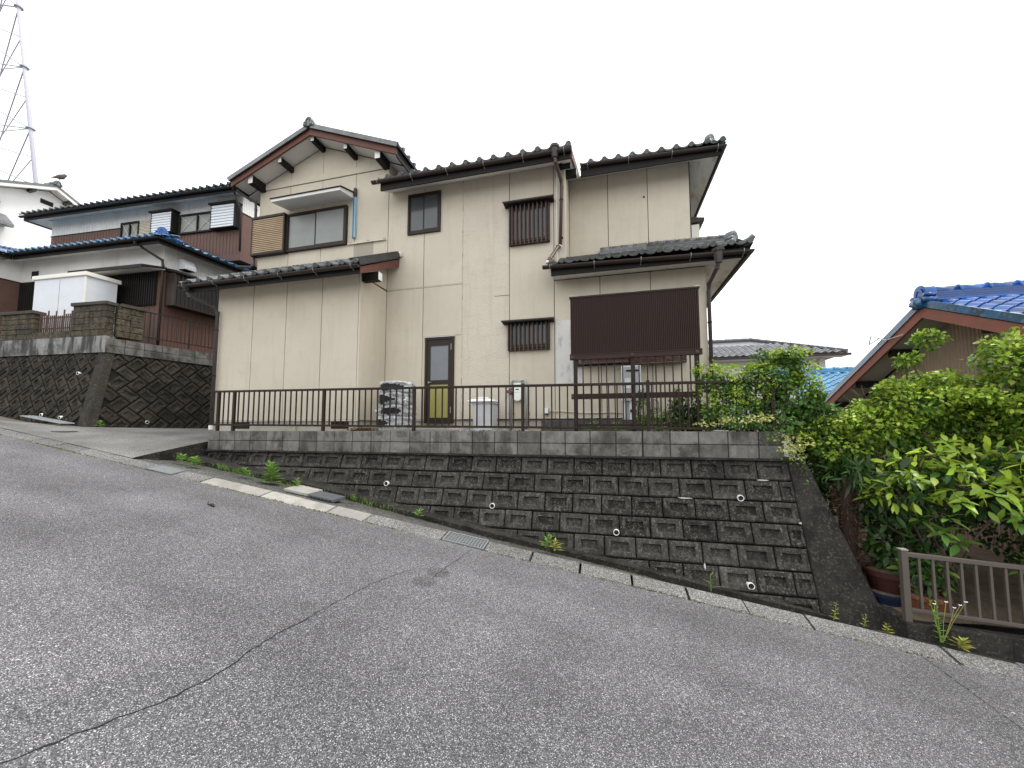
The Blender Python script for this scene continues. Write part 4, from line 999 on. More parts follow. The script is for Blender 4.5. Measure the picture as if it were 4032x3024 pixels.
# ------------------------------------------------------------------ things in the narrow yard
# stack of tyres wrapped in clear film
def tyre(z, x, y, r, h, label, knot):
    t = empty('wrapped_tyre', (x, y, z), label, 'tyre', 'stacked tyres')
    pr = [(r * .58, 0.01), (r * .8, 0), (r * .95, .012), (r, .04), (r, h - .04), (r * .95, h - .012), (r * .8, h), (r * .58, h - .01)]
    n = 28; vs = [(x + a * math.cos(2 * math.pi * k / n), y + a * math.sin(2 * math.pi * k / n), z + b) for a, b in pr for k in range(n)]
    m = len(pr); fs = [(i * n + k, i * n + (k + 1) % n, ((i + 1) % m) * n + (k + 1) % n, ((i + 1) % m) * n + k) for i in range(m) for k in range(n)]
    MB().add(vs, fs).build('tyre', 'rubber', t, smooth=True)
    # crumpled film bag, gathered to a knot, torn open in front
    n = 64; vs = []; fs = []
    prof = [(.2, -.006), (.75, -.012), (1.03, .0), (1.1, .03)] + [(1.1 + .03 * math.sin(k), h * (.2 + .1 * k)) for k in range(7)] + [(1.1, h - .03), (1.02, h + .012), (.7, h + .022), (.2, h + .008)]
    for i, (a, b) in enumerate(prof):
        for k in range(n):
            th = 2 * math.pi * k / n
            q = 1 + .03 * math.sin(th * 7 + i * .9 + z * 20) + .02 * math.sin(th * 13 + z * 9) + random.uniform(-.012, .012)
            rad = r * a * q
            dk = abs((th - knot + math.pi) % (2 * math.pi) - math.pi)
            if dk < .5 and 1 < i < 13: rad *= 1 + .22 * (1 - dk / .5)
            vs.append((x + rad * math.cos(th), y + rad * math.sin(th), z + b + random.uniform(-.004, .004) + .01 * math.sin(th * 5 + i * .6)))
    tear = (random.uniform(4.0, 4.75), random.uniform(.65, .95))
    for i in range(len(prof) - 1):
        for k in range(n):
            th = 2 * math.pi * (k + .5) / n
            hm = (prof[i][1] + prof[i + 1][1]) / 2 / h
            if 3 <= i <= 10 and abs(th - tear[0]) < tear[1] * (1 - ((hm - .5) / .36) ** 2): continue
            fs.append((i * n + k, i * n + (k + 1) % n, (i + 1) * n + (k + 1) % n, (i + 1) * n + k))
    MB().add(vs, fs).build('film_bag', 'film', t, smooth=True)
    kx, ky = x + r * 1.12 * math.cos(knot), y + r * 1.12 * math.sin(knot)
    kb = MB()
    for _ in range(7):
        d = Vector((random.gauss(math.cos(knot), .5), random.gauss(math.sin(knot), .5), random.gauss(-.3, .6))).normalized()
        kb.tube([(kx, ky, z + h * .5), Vector((kx, ky, z + h * .5)) + d * random.uniform(.04, .11)], [.012, random.uniform(.014, .03)], 6)
    kb.build('film_knot', 'film_knot', t, smooth=True)
TX, TY = -4.22, 7.02
for i, (z, dx, r, h, kn, lb) in enumerate(((1.93, 0, .36, .25, -.2, 'bottom wrapped tyre of the stack beside the back door'), (2.19, .03, .33, .22, 3.6, 'second wrapped tyre from the ground beside the back door'),
                                           (2.42, -.02, .33, .24, -.5, 'third wrapped tyre from the ground with a torn film'), (2.67, .0, .33, .22, -.4, 'topmost wrapped tyre of the stack by the house corner'))):
    tyre(z, TX + dx, TY, r, h, lb, kn)
# step slab and gravel edge
sl_o = MB().prism([(-4.3, 6.5, 1.9), (-2.85, 6.5, 1.9), (-2.75, 7.2, 1.9), (-2.9, 7.9, 1.9), (-4.3, 7.9, 1.9)], (0, 0, .05)).build('step_slab', 'slab', bevel=.01)
tag(sl_o, 'flat concrete slab on the ground before the back door', 'slab')
pb_ = MB()
for _ in range(90):
    x = random.uniform(-2.75, -1.2); y = random.uniform(6.4, 6.75); r = random.uniform(.012, .035)
    v = [Vector((random.gauss(0, 1), random.gauss(0, 1), random.gauss(0, .6))).normalized() * r * random.uniform(.7, 1.1) for _ in range(6)]
    ax = [Vector(d) * r * random.uniform(.7, 1.15) for d in ((1, 0, 0), (0, 1, 0), (-1, 0, 0), (0, -1, 0))]
    pb_.add([(x + a.x, y + a.y, YARD + r * .5) for a in ax] + [(x, y, YARD + r * 1.1), (x, y, YARD - .01)], [(0, 1, 4), (1, 2, 4), (2, 3, 4), (3, 0, 4), (1, 0, 5), (2, 1, 5), (3, 2, 5), (0, 3, 5)])
tag(pb_.build('pebbles', 'pebble'), 'loose grey pebbles on the yard edge by the dustbin', 'pebbles', kind='stuff')
n = 420
P_ = np.stack([rng.normal(-4.65, .16, n), rng.uniform(6.38, 6.62, n), YARD + np.abs(rng.normal(0, .03, n))], 1)
leafobj('dead_leaves', leafmesh('dead_leaves', P_, rng.normal(size=(n, 3)), rng.normal(size=(n, 3)), rng.uniform(.02, .05, n), rng.uniform(.006, .014, n)), 'dry_leaf')
tag(bpy.data.objects['dead_leaves'], 'heap of brown dead leaves below the tyre stack', 'leaves', kind='stuff')
# dustbin
bn = empty('dustbin', (-2.42, 7.4, YARD), 'grey plastic dustbin with a pale lid standing against the wall', 'dustbin')
def rrect(w, d, r, c, z):
    pts = []
    for (sx, sy, a0) in ((1, 1, 0), (-1, 1, math.pi / 2), (-1, -1, math.pi), (1, -1, 1.5 * math.pi)):
        for t in np.linspace(a0, a0 + math.pi / 2, 4): pts.append((c[0] + sx * (w - r) + r * math.cos(t), c[1] + sy * (d - r) + r * math.sin(t), z))
    return pts
def loft(rings):
    n = len(rings[0]); v = [p for r_ in rings for p in r_]
    f = [(i * n + k, i * n + (k + 1) % n, (i + 1) * n + (k + 1) % n, (i + 1) * n + k) for i in range(len(rings) - 1) for k in range(n)]
    return MB().add(v, f + [tuple(reversed(range(n))), tuple(range((len(rings) - 1) * n, len(rings) * n))])
c = (-2.42, 7.4)
loft([rrect(.2, .2, .06, c, 1.9), rrect(.22, .22, .06, c, 2.44), rrect(.245, .245, .07, c, 2.45), rrect(.245, .245, .07, c, 2.475)]).build('bin_body', 'bin_grey', bn)
c = (-2.45, 7.39)
ld = loft([rrect(.27, .27, .07, c, 2.478), rrect(.29, .28, .07, c, 2.49), rrect(.28, .27, .07, c, 2.515), rrect(.2, .2, .06, c, 2.545), rrect(.17, .17, .05, c, 2.55)]).build('lid', 'bin_lid', bn)
MB().tube([(-2.57, 7.36, 2.548), (-2.56, 7.36, 2.585), (-2.36, 7.36, 2.58), (-2.35, 7.36, 2.548)], .014, 6).build('lid_handle', 'bin_lid', ld, smooth=True)
# gas meter with pipes
gm = empty('gas_meter', (-1.86, 7.9, 2.54), 'white gas meter on the wall behind the railing', 'gas meter')
loft([rrect(.085, .05, .02, (-1.86, 7.92), 2.72), rrect(.085, .05, .02, (-1.86, 7.92), 2.93)]).build('meter_head', 'meter_white', gm)
mb = MB(); pr = [(-.09, .18)] + [(-.09 * math.cos(t), .08 - .08 * math.sin(t)) for t in np.linspace(0, math.pi, 9)] + [(.09, .18)]
mb.prism([(-1.86 + a, 7.86, 2.535 + b) for a, b in pr], (0, .12, 0)).build('meter_body', 'meter_white', gm, bevel=.015)
box('dial', 'void', gm, -1.9, 7.866, 2.78, -1.83, 7.8695, 2.8)
for dx in (-.05, .03): box('bolt', 'dark_trim', gm, -1.86 + dx, 7.862, 2.84, -1.84 + dx, 7.8695, 2.87)
gp = MB().tube([(-2.02, 7.94, 1.9), (-2.02, 7.94, 2.95), (-1.98, 7.94, 3.0), (-1.92, 7.94, 3.0), (-1.9, 7.94, 2.93)], .026, 10).build('supply_pipe', 'conduit', gm, smooth=True)
vv = MB().tube([(-2.09, 7.9, 2.75), (-1.96, 7.9, 2.75)], .035, 8).lathe([(.045, -.07), (.045, .07)], (-2.02, 7.94, 2.75), 8).tube([(-2.02, 7.94, 2.75), (-2.02, 7.85, 2.73)], [.03, .04], 8).build('stop_valve', 'valve_rust', gm)
MB().tube([(-1.68, 7.95, 1.9), (-1.68, 7.95, 2.9), (-1.72, 7.95, 3.0), (-1.8, 7.95, 3.0), (-1.82, 7.94, 2.93)], .024, 10).build('outlet_pipe', 'conduit', gm, smooth=True)
for x in (-2.02, -1.68): box('pipe_clip', 'clip_metal', gm, x + .01, 7.95, 2.27, x + .07, 7.99, 2.3)
# outlet box and cable
ob = empty('outlet_box', (-1.245, 7.93, 2.24), 'small grey weatherproof outlet box with cable on the wall', 'outlet box')
loft([rrect(.04, .05, .012, (-1.245, 7.95), 2.27), rrect(.044, .05, .012, (-1.245, 7.95), 2.38)]).build('box_body', 'heater_white', ob)
loft([rrect(.04, .045, .01, (-1.245, 7.945), 2.245), rrect(.04, .045, .01, (-1.245, 7.945), 2.27)]).build('socket', 'dark_trim', ob)
pts = [(-1.2, 7.96, 2.32)] + [(-1.2 + 1.5 * t, 7.98, 2.31 - .05 * t + .012 * math.sin(t * 9)) for t in np.linspace(.05, 1, 12)]
MB().tube(pts, .012, 6).build('cable', 'cable_cream', ob, smooth=True)
# water heater
wh = empty('water_heater', (.47, 7.85, 2.13), 'tall white gas water heater on the wall behind the screen', 'water heater')
MB().box(.285, 7.84, 2.5, .66, 7.99, 3.205).build('heater_case', 'heater_white', wh, bevel=.012)
box('front_plate', 'heater_grey', wh, .325, 7.835, 2.52, .62, 7.8395, 3.18)
mb = MB(); pr = [(.39 + .018 * math.cos(t), 3.1 + .018 * math.sin(t)) for t in np.linspace(math.pi / 2, 1.5 * math.pi, 7)] + [(.595 + .018 * math.cos(t), 3.1 + .018 * math.sin(t)) for t in np.linspace(-math.pi / 2, math.pi / 2, 7)]
mb.prism([(a, 7.828, b) for a, b in pr], (0, .006, 0)).build('flue_slot', 'dark_trim', wh)
box('notice', 'bin_lid', wh, .35, 7.831, 2.75, .46, 7.8345, 2.95)
box('pipe_cover', 'heater_white', wh, .3, 7.88, 1.93, .35, 7.99, 2.499); box('pipe_cover', 'heater_white', wh, .43, 7.88, 1.93, .56, 7.99, 2.499); box('pipe_gap', 'heater_grey', wh, .35, 7.93, 1.95, .43, 7.98, 2.499)
MB().tube([(.47, 7.88, 2.3), (.47, 7.84, 2.3)], .03, 10).build('valve_cap', 'dark_trim', wh)
MB().tube([(.6, 7.9, 2.0), (.6, 7.92, 2.35), (.62, 7.9, 2.49)], .014, 6).build('hose', 'dark_trim', wh, smooth=True)
hr = MB().tube([(.9 + .085 * math.cos(t), 7.94, 2.4 + .12 * math.sin(t)) for t in np.linspace(-1.2, 4.6, 20)], .008, 6).build('hose_loop', 'pipe_grey', smooth=True)
tag(hr, 'thin grey hose loop hanging on the wall right of the water heater', 'hose')
# rolled bamboo blinds over the kitchen window
def blind(x0, x1, z0, z1, label, dz):
    b = empty('bamboo_blind', ((x0 + x1) / 2, 7.9, z0), label, 'blind', 'bamboo blinds under the screen')
    me = MB().tube([(0, 0, 0), (x1 - x0, 0, 0)], .0075, 5).mesh('reed', 'blind')
    n = int((z1 - z0) / .0145)
    for k in range(n): link('reed', me, b, Matrix.Translation((x0 + random.uniform(-.006, .006), 7.86 + random.uniform(-.008, .008), z0 + .0145 * k)))
    MB().tube([(x0, 7.85, z0 - dz), (x1, 7.85, z0 - dz * .6)], .02, 8).build('roll', 'blind', b, smooth=True)
    for x in (x0 + .12, x1 - .12): MB().tube([(x, 7.838, z1), (x, 7.838, z0 - .02)], .004, 4).build('cord', 'twig', b)
kw = MB().box(-.62, 7.93, 3.25, 1.52, 7.998, 3.3).box(-.62, 7.93, 4.12, 1.52, 7.998, 4.18).box(-.62, 7.93, 3.3, -.57, 7.998, 4.12).box(1.47, 7.93, 3.3, 1.52, 7.998, 4.12).box(.43, 7.93, 3.3, .48, 7.998, 4.12).build('window', 'frame_brown', H)
box('pane', 'glass_frost', kw, -.57, 7.965, 3.3, .43, 7.98, 4.12); box('pane', 'glass_frost', kw, .48, 7.965, 3.3, 1.47, 7.98, 4.12)
blind(-.52, .43, 3.29, 4.1, 'left rolled-down bamboo blind showing below the brown screen', .012)
blind(.53, 1.49, 3.26, 4.1, 'right rolled-down bamboo blind showing below the brown screen', .03)
# dark block kerb of a planting bed
db = empty('bed_edging', (-.4, 7.75, YARD), 'low dark block edging at the foot of the wall under the heater', 'edging')
for k in range(5): MB().box(-1.32 + .4 * k, 7.7, 1.88, -.928 + .4 * k, 7.82, 2.125).build('concrete_block', 'dark_cb', db, bevel=.006)

# ------------------------------------------------------------------ foliage helpers
def foliage(name, clumps, n, size, m, parent=None, ratio=.34, droop=.15, out=.7, kind='stuff', shell=.5):
    """clumps: (centre, radii, weight)"""
    ext = []
    for c in clumps:
        r0 = c[1] if hasattr(c[1], '__len__') else (c[1],) * 3
        ext.append((c[0], r0))
        for _ in range(8):
            d0 = rng.normal(size=3); d0 /= np.linalg.norm(d0); d0[2] = abs(d0[2]) if rng.random() < .7 else d0[2]
            ext.append((tuple(np.array(c[0]) + d0 * np.array(r0) * rng.uniform(.75, 1.38)), tuple(np.array(r0) * rng.uniform(.14, .38))))
    clumps = ext
    C = np.array([c[0] for c in clumps], float); Rd = np.array([c[1] if hasattr(c[1], '__len__') else (c[1],) * 3 for c in clumps], float)
    W = np.array([c[2] if len(c) > 2 else np.prod(Rd[i]) ** (2 / 3) for i, c in enumerate(clumps)], float); W /= W.sum()
    idx = rng.choice(len(clumps), n, p=W)
    d = rng.normal(size=(n, 3)); d /= np.linalg.norm(d, axis=1)[:, None]
    rad = rng.uniform(0, 1, n) ** (1 / 3) * (1 - shell) + shell * rng.uniform(.75, 1.05, n)
    P = C[idx] + d * Rd[idx] * rad[:, None]
    D = d * out + rng.normal(size=(n, 3)) * .55; D[:, 2] -= droop
    Nn = np.tile((0, 0, 1.0), (n, 1)) + rng.normal(size=(n, 3)) * .45 + d * .35
    S = rng.uniform(.65, 1.25, n) * size
    me = leafmesh(name, P, D, Nn, S, S * ratio * rng.uniform(.8, 1.15, n))
    return leafobj(name, me, m, parent, kind)
def stems(name, base, ends, r0, r1, m, parent, wob=.06, segs=6):
    mb = MB()
    for e in ends:
        b, e = Vector(base), Vector(e); pts = []
        for k in range(segs + 1):
            t = k / segs; p = b.lerp(e, t)
            if 0 < k < segs: p += Vector((random.gauss(0, wob), random.gauss(0, wob), random.gauss(0, wob * .5)))
            pts.append(p)
        mb.tube(pts, [r0 + (r1 - r0) * k / segs for k in range(segs + 1)], 6)
    return mb.build(name, m, parent, smooth=True)
def big_leaf_mesh(name, m, L=1.0, W=.2):
    """one lance-shaped leaf with a folded midrib and a drooping tip, length 1 along +x"""
    v = []; k = 6
    for i in range(k + 1):
        t = i / k; w_ = W * (math.sin(math.pi * min(1, t ** .8)) ** .9) * (1.06 if i % 2 else .94); z = -.22 * t * t
        if i in (0, k): w_ = .004
        v += [(t, w_, z + w_ * .22), (t, 0, z), (t, -w_, z + w_ * .22)]
    f = []
    for i in range(k):
        a = i * 3; f += [(a, a + 1, a + 4, a + 3), (a + 1, a + 2, a + 5, a + 4)]
    return MB().add(v, f).mesh(name, m, smooth=True)
def place_leaf(me, p, d, up, s, parent):
    d = Vector(d).normalized(); u = Vector(up); u = (u - d * u.dot(d)).normalized(); sd = u.cross(d)
    return link('leaf', me, parent, Matrix.Translation(p) @ Matrix((d, sd, u)).transposed().to_4x4() @ Matrix.Scale(s, 4))

# ------------------------------------------------------------------ left neighbour: retaining wall with slanted blocks
lw = empty('slanted_block_wall', (-12.5, 6.5, 2.0), 'dark retaining wall of slanted herringbone blocks left of the driveway', 'retaining wall')
CB0 = Vector((-12.4, 6.45, 1.95)); KL = .29; HT = 2.04
f1 = Vector((-math.cos(R(4)), -math.sin(R(4)), 0)); f2 = Vector((math.sin(R(13)), math.cos(R(13)), 0))
def in_n(f, sgn): return Vector((-f.y, f.x, 0)) * sgn
n1 = Vector((-f1.y, f1.x, 0)); n1 = n1 if n1.y < 0 else -n1          # street side, outwards
n2 = Vector((-f2.y, f2.x, 0)); n2 = n2 if n2.x > 0 else -n2          # driveway side, outwards
HB_A, HB_B = .42, .285
NB = (n1 + n2) / (1 + n1.dot(n2))
ctop = CB0 + Vector((0, 0, HT)) - NB * KL * HT
hb_me = [frame_block('wall_block', 'herring_block', HB_A - .026, HB_B - .026, .05, .08, .06, .03, .016)]
wp_ = HB_B * math.sqrt(2); rowp = HB_A / math.sqrt(2)
def herring(f, nrm, length, sgn, base):
    """f: horizontal direction away from the corner"""
    up = (Vector((0, 0, 1)) - nrm * KL).normalized(); L = HT * math.sqrt(1 + KL * KL)
    nn = f.cross(up); 
    if nn.dot(nrm) < 0: nn = -nn
    o = base
    se = (ctop - (o + up * L)).dot(f) / L      # how the corner edge runs across this face
    MB().add([o - nn * .045 - up * .8 - f * se * .8, o + f * length - nn * .045 - up * .8, o + f * length + up * L - nn * .045, o + up * L - nn * .045 + f * se * L], [(0, 1, 2, 3)]).build('mortar', 'dark_mortar', lw)
    rows = 9
    t0 = L - rows * rowp - wp_ / 2 - .02; s0 = -.2
    sh = 0.0
    for r_ in range(rows):
        lean = 1 if r_ % 2 == 0 else -1
        for i in range(-6, int(length / wp_) + 6):
            lowx, lowt = s0 + sh + i * wp_, t0 + r_ * rowp
            if lean < 0: a, b = (lowx, lowt), (lowx + wp_ / 2, lowt + wp_ / 2); d = (-rowp, rowp)
            else: a, b = (lowx + wp_ / 2, lowt + wp_ / 2), (lowx + wp_, lowt); d = (rowp, rowp)
            cx, ct = (a[0] + b[0] + d[0]) / 2, (a[1] + b[1] + d[1]) / 2
            lo = .15 + .06 * math.sin(ct * 5 + cx)
            if cx - se * ct < lo + .1 or cx > length - .2 or ct < -.55: continue
            dl = Vector((d[0], d[1])).normalized()
            X = f * dl.x + up * dl.y; Yv = nn.cross(X)
            link('wall_block', hb_me[0], lw, Matrix.Translation(o + f * cx + up * ct + nn * random.uniform(-.005, .005)) @ Matrix((X, Yv, nn)).transposed().to_4x4())
        sh += lean * rowp
    # flat-topped filler pieces under the band
    top = t0 + rows * rowp
    tri = MB().prism([(0, 0, 0), (wp_ / 2 - .012, wp_ / 2, 0), (-wp_ / 2 + .012, wp_ / 2, 0)], (0, 0, .03)).mesh('filler_block', 'herring_block')
    for i in range(-8, int(length / wp_) + 6):
        cx = s0 + sh + i * wp_
        if cx - se * top < .3 or cx > length - .2: continue
        link('filler_block', tri, lw, Matrix.Translation(o + f * cx + up * (top + .012) - nn * .035) @ Matrix((f, up, nn) if f.cross(up).dot(nn) > 0 else (-f, up, nn)).transposed().to_4x4())
herring(f1, n1, 7.0, 1, CB0 + Vector((0, 0, 0)))
herring(f2, n2, 4.2, 1, CB0)
# corner rib
def rib():
    b0 = CB0 - Vector((0, 0, .5)) + NB * KL * .5
    t0 = ctop
    pts = []
    for c_, w_ in ((b0 + (n1 + n2) * .003, .22), (t0 + (n1 + n2) * .003, .2)):
        pts += [c_ + f1 * w_, c_ + f1 * .035, c_ + f2 * .035, c_ + f2 * w_]
    return MB().add([tuple(p) for p in pts], [(0, 1, 5, 4), (1, 2, 6, 5), (2, 3, 7, 6)])
rib().build('corner_rib', 'rib_concrete', lw)
# concrete band on top
zt0 = ctop.z
bl = MB(); A = ctop + (n1 + n2) * .03
up_ = Vector((0, 0, .43))
o1 = MB().obox(A - Vector((0, 0, .02)), f1 * 7.2, -n1 * .25, up_ + Vector((0, 0, .02))).build('concrete_band', 'cement_band', lw)
for k in range(10):
    for r_ in range(2):
        a = .004 + .4 * k
        MB().obox(A + f2 * a + Vector((0, 0, .2 * r_ - .02 + .003)) - n2 * .004, f2 * .39, -n2 * .14, Vector((0, 0, .192))).build('concrete_block', 'cb_block', lw, bevel=.005)
weepL = [(f1, n1, 1.0, 1.45), (f1, n1, 1.55, .35), (f1, n1, .9, .28), (f2, n2, 1.2, .18)]
for f, nn_, a, t in weepL:
    p = CB0 + f * a + Vector((0, 0, t)) - nn_ * KL * t; weep(p.x, p.y, p.z, nn_ * 1.0 + Vector((0, 0, -.1)), lw)
# yard behind it
ZL = ctop.z + .36
q = [ctop - n1 * .2, ctop + f1 * 12 - n1 * .2, ctop + f1 * 12 + f2 * 14, ctop + f2 * 14 - n2 * .1, ctop - n2 * .1 + f2 * .3]
o = MB().prism([(p.x, p.y, -1) for p in q], (0, 0, ZL + 1)).build('upper_yard', 'earth'); o['kind'] = 'structure'
# steel covers over the channel at the wall foot
cv = empty('channel_covers', (-12.9, 6.35, 2.1), 'grey ribbed steel covers over the channel at the slanted wall foot', 'drain cover')
for k in range(3):
    o = CB0 + f1 * (.15 + .42 * k) - f2 * .32 ; z = road_z(o.x) + .06
    pl = MB().obox((o.x, o.y, z), (f1.x * .41, f1.y * .41, GR * .41), f2 * .25, (0, 0, .02)).build('cover_plate', 'grate', cv)
    for j in range(4): MB().obox((o.x + f2.x * .05 * (j + .6), o.y + f2.y * .05 * (j + .6), z + .0205), (f1.x * .4, f1.y * .4, GR * .4), f2 * .02, (0, 0, .006)).build('rib', 'grate', pl)
# rustic block piers with caps
def pier(a0, a1, side, h, label):
    p = empty('rustic_pier', ctop + f1 * (a0 + a1) / 2 + Vector((0, 0, .43)), label, 'pier')
    rows = 5; hh = h / rows
    zb = .433
    w1 = (a1 - a0); nb = 2
    for r_ in range(rows):
        for k in range(nb):
            MB().obox(A + f1 * (a0 + w1 * k / nb + .004) + Vector((0, 0, zb + hh * r_ + .003)) + n1 * random.uniform(-.008, .008), f1 * (w1 / nb - .008), -n1 * .2, (0, 0, hh - .006)).build('rustic_block', 'rustic_block', p, bevel=.012)
        if side:
            for k in range(2):
                MB().obox(A + f2 * (.21 + .27 * k) + Vector((0, 0, zb + hh * r_ + .003)) + n2 * random.uniform(-.008, .008), f2 * .264, -n2 * .2, (0, 0, hh - .006)).build('rustic_block', 'rustic_block', p, bevel=.012)
    MB().obox(A + f1 * (a0 - .03) + n1 * .04 + Vector((0, 0, zb + h)), f1 * (w1 + .06), -n1 * .28, (0, 0, .09)).build('cap', 'cap_stone', p, bevel=.01)
    if side: MB().obox(A + n2 * .04 + f2 * .26 + Vector((0, 0, zb + h)), f2 * .53, -n2 * .28, (0, 0, .088)).build('cap', 'cap_stone', p, bevel=.01)
pier(.02, 1.18, True, .84, 'stepped corner pier of mossy rustic block under a dark cap')
pier(2.55, 3.75, False, .72, 'left pier of mossy rustic block beside the picket screen')
# low rustic wall between the piers and picket screen on it
lo = empty('picket_screen', A + f1 * 1.9 + Vector((0, 0, .43)), 'small brown picket screen between two rustic piers', 'picket screen')
MB().obox(A + f1 * 1.2 + Vector((0, 0, .433)), f1 * 1.34, -n1 * .18, (0, 0, .17)).build('plinth', 'rustic_block', lo)
hs = [.46, .58, .5, .5, .5, .62, .46, .46, .46, .6, .48, .48, .48, .62, .5, .5, .5, .58]
for k, h in enumerate(hs):
    MB().obox(A + f1 * (1.25 + .07 * k) - n1 * .08 + Vector((0, 0, .62)), f1 * (.036 if h > .55 else .026), -n1 * .018, (0, 0, h)).build('picket', 'bar_brown', lo)
for z in (.72, 1.02): MB().obox(A + f1 * 1.2 - n1 * .1 + Vector((0, 0, z)), f1 * 1.34, -n1 * .015, (0, 0, .03)).build('rail', 'bar_brown', lo)
# black railing on the driveway side
br_ = empty('black_railing', A + f2 * 2.2 + Vector((0, 0, .43)), 'thin black railing on the wall beside the left house', 'railing')
for z in (.55, 1.28): MB().obox(A + f2 * .76 - n2 * .05 + Vector((0, 0, z - .0)), f2 * 3.4, -n2 * .03, (0, 0, .03)).build('rail', 'black_rail', br_)
for k in range(32):
    big = k % 9 == 1
    MB().obox(A + f2 * (.78 + .105 * k) - n2 * .055 + Vector((0, 0, .42 if big else .56)), f2 * (.035 if big else .013), -n2 * (.03 if big else .013), (0, 0, .9 if big else .74)).build('post' if big else 'baluster', 'black_rail', br_)

# ------------------------------------------------------------------ left neighbour: house with blue tiles
LC = Vector((-13.47, 8.6, 0)); e1 = Vector((-math.cos(R(3.3)), -math.sin(R(3.3)), 0)); e2 = Vector((math.sin(R(5.8)), math.cos(R(5.8)), 0))
def Lp(a, b, z): return LC + e1 * a + e2 * b + Vector((0, 0, z))
NH = empty('blue_tiled_house', Lp(3, 2, ZL), 'brown and white house with blue glazed roof tiles on the left terrace', 'house')
def lbox(name, m, a0, a1, b0, b1, z0, z1, parent=None, bevel=0): return MB().obox(Lp(a0, b0, z0), e1 * (a1 - a0), e2 * (b1 - b0), (0, 0, z1 - z0)).build(name, m, parent or NH, bevel=bevel)
# ground floor: brown below, white above
w1_ = lbox('brown_wall', 'brown_siding', 0, 6.0, 0, 8, ZL - .2, 6.94)
lbox('white_wall', 'white_siding', 0, 6.0, 0, 8, 6.96, 7.95)
lbox('wall_band', 'dark_trim', -.02, 6.02, -.02, 8, 6.935, 6.965)
lbox('brown_wall', 'brown_siding', 6.0, 12, -1.6, 8, ZL - .2, 6.94); lbox('white_wall', 'white_siding', 6.0, 12, -1.6, 8, 6.96, 7.95); lbox('wall_band', 'dark_trim', 5.98, 12.02, -1.62, 8, 6.935, 6.965)
# board ribs on the visible walls
rib_f = MB().obox((0, 0, 0), e1 * .012, -e2 * .01, (0, 0, 2.2)).mesh('siding_rib', 'brown_siding'); rib_w = MB().obox((0, 0, 0), e2 * .02, -e1 * .012, (0, 0, .8)).mesh('siding_rib', 'white_siding'); rib_s = MB().obox((0, 0, 0), e2 * .012, -e1 * .01, (0, 0, 2.45)).mesh('siding_rib', 'brown_siding')
for k in range(30): link('siding_rib', rib_s, NH, Matrix.Translation(Lp(0, .1 + .1 * k, ZL)))
for k in range(48): link('siding_rib', rib_w, NH, Matrix.Translation(Lp(0, .05 + .066 * k, 6.97)))
for k in range(30): link('siding_rib', rib_f, NH, Matrix.Translation(Lp(.05 + .2 * k, 0, ZL)))
# lower roof
def hip_panel(a0, a1, b0, b1, z0, sl, name, m):
    rise = sl * (b1 - b0)
    return MB().add([tuple(Lp(a0, b0, z0)), tuple(Lp(a1, b0, z0)), tuple(Lp(a1, b1, z0 + rise)), tuple(Lp(a0 + (b1 - b0), b1, z0 + rise)), tuple(Lp(a0, b1 + 3.2, z0))], [(0, 3, 2, 1), (0, 4, 3)]).build(name, m, NH)
lr = hip_panel(-.55, 12, -.52, 2.2, 7.66, .4, 'lower_roof', 'roof_teal')
lbox('fascia', 'dark_trim', -.52, 5.45, -.5, -.47, 7.53, 7.66, lr); lbox('fascia', 'dark_trim', -.52, -.49, -.47, 4.5, 7.53, 7.66, lr)
MB().add([tuple(Lp(-.49, -.47, 7.58)), tuple(Lp(6, -.47, 7.58)), tuple(Lp(6, 0, 7.72)), tuple(Lp(0, 0, 7.72)), tuple(Lp(0, 5, 7.72)), tuple(Lp(-.49, 5, 7.58))], [(0, 1, 2, 3), (0, 3, 4, 5)]).build('soffit', 'white_siding', lr)
tiles(lr, Lp(6.1, -.6, 7.7), -e1, e2 + Vector((0, 0, .4)), 25, 3, 'roof_teal', keep=lambda c: (c - Lp(-.5, -.5, 0)).dot(-e1) < -.0 + .05)
s_up = (e1 + Vector((0, 0, .4)))
tiles(lr, Lp(-.62, -.5, 7.7), e2, s_up, 17, 4, 'roof_teal', keep=lambda c: (c - Lp(-.5, -.5, 0)).dot(e2) > (c - Lp(-.5, -.5, 0)).dot(e1) - .1)
gutter(lr, Lp(-.6, -.58, 7.68), Lp(5.5, -.58, 7.68), -e2, 'dark_trim', brackets=0); gutter(lr, Lp(-.58, -.6, 7.68), Lp(-.58, 4.5, 7.68), -e1, 'dark_trim', brackets=0)
ridge(lr, [Lp(-.3, -.28, 7.82), Lp(2.1, 2.1, 8.78)], 'roof_blue', .2, 2, .075)
ornament(lr, Lp(-.3, -.28, 7.85), (-e1 - e2), 'roof_blue', 1.0)
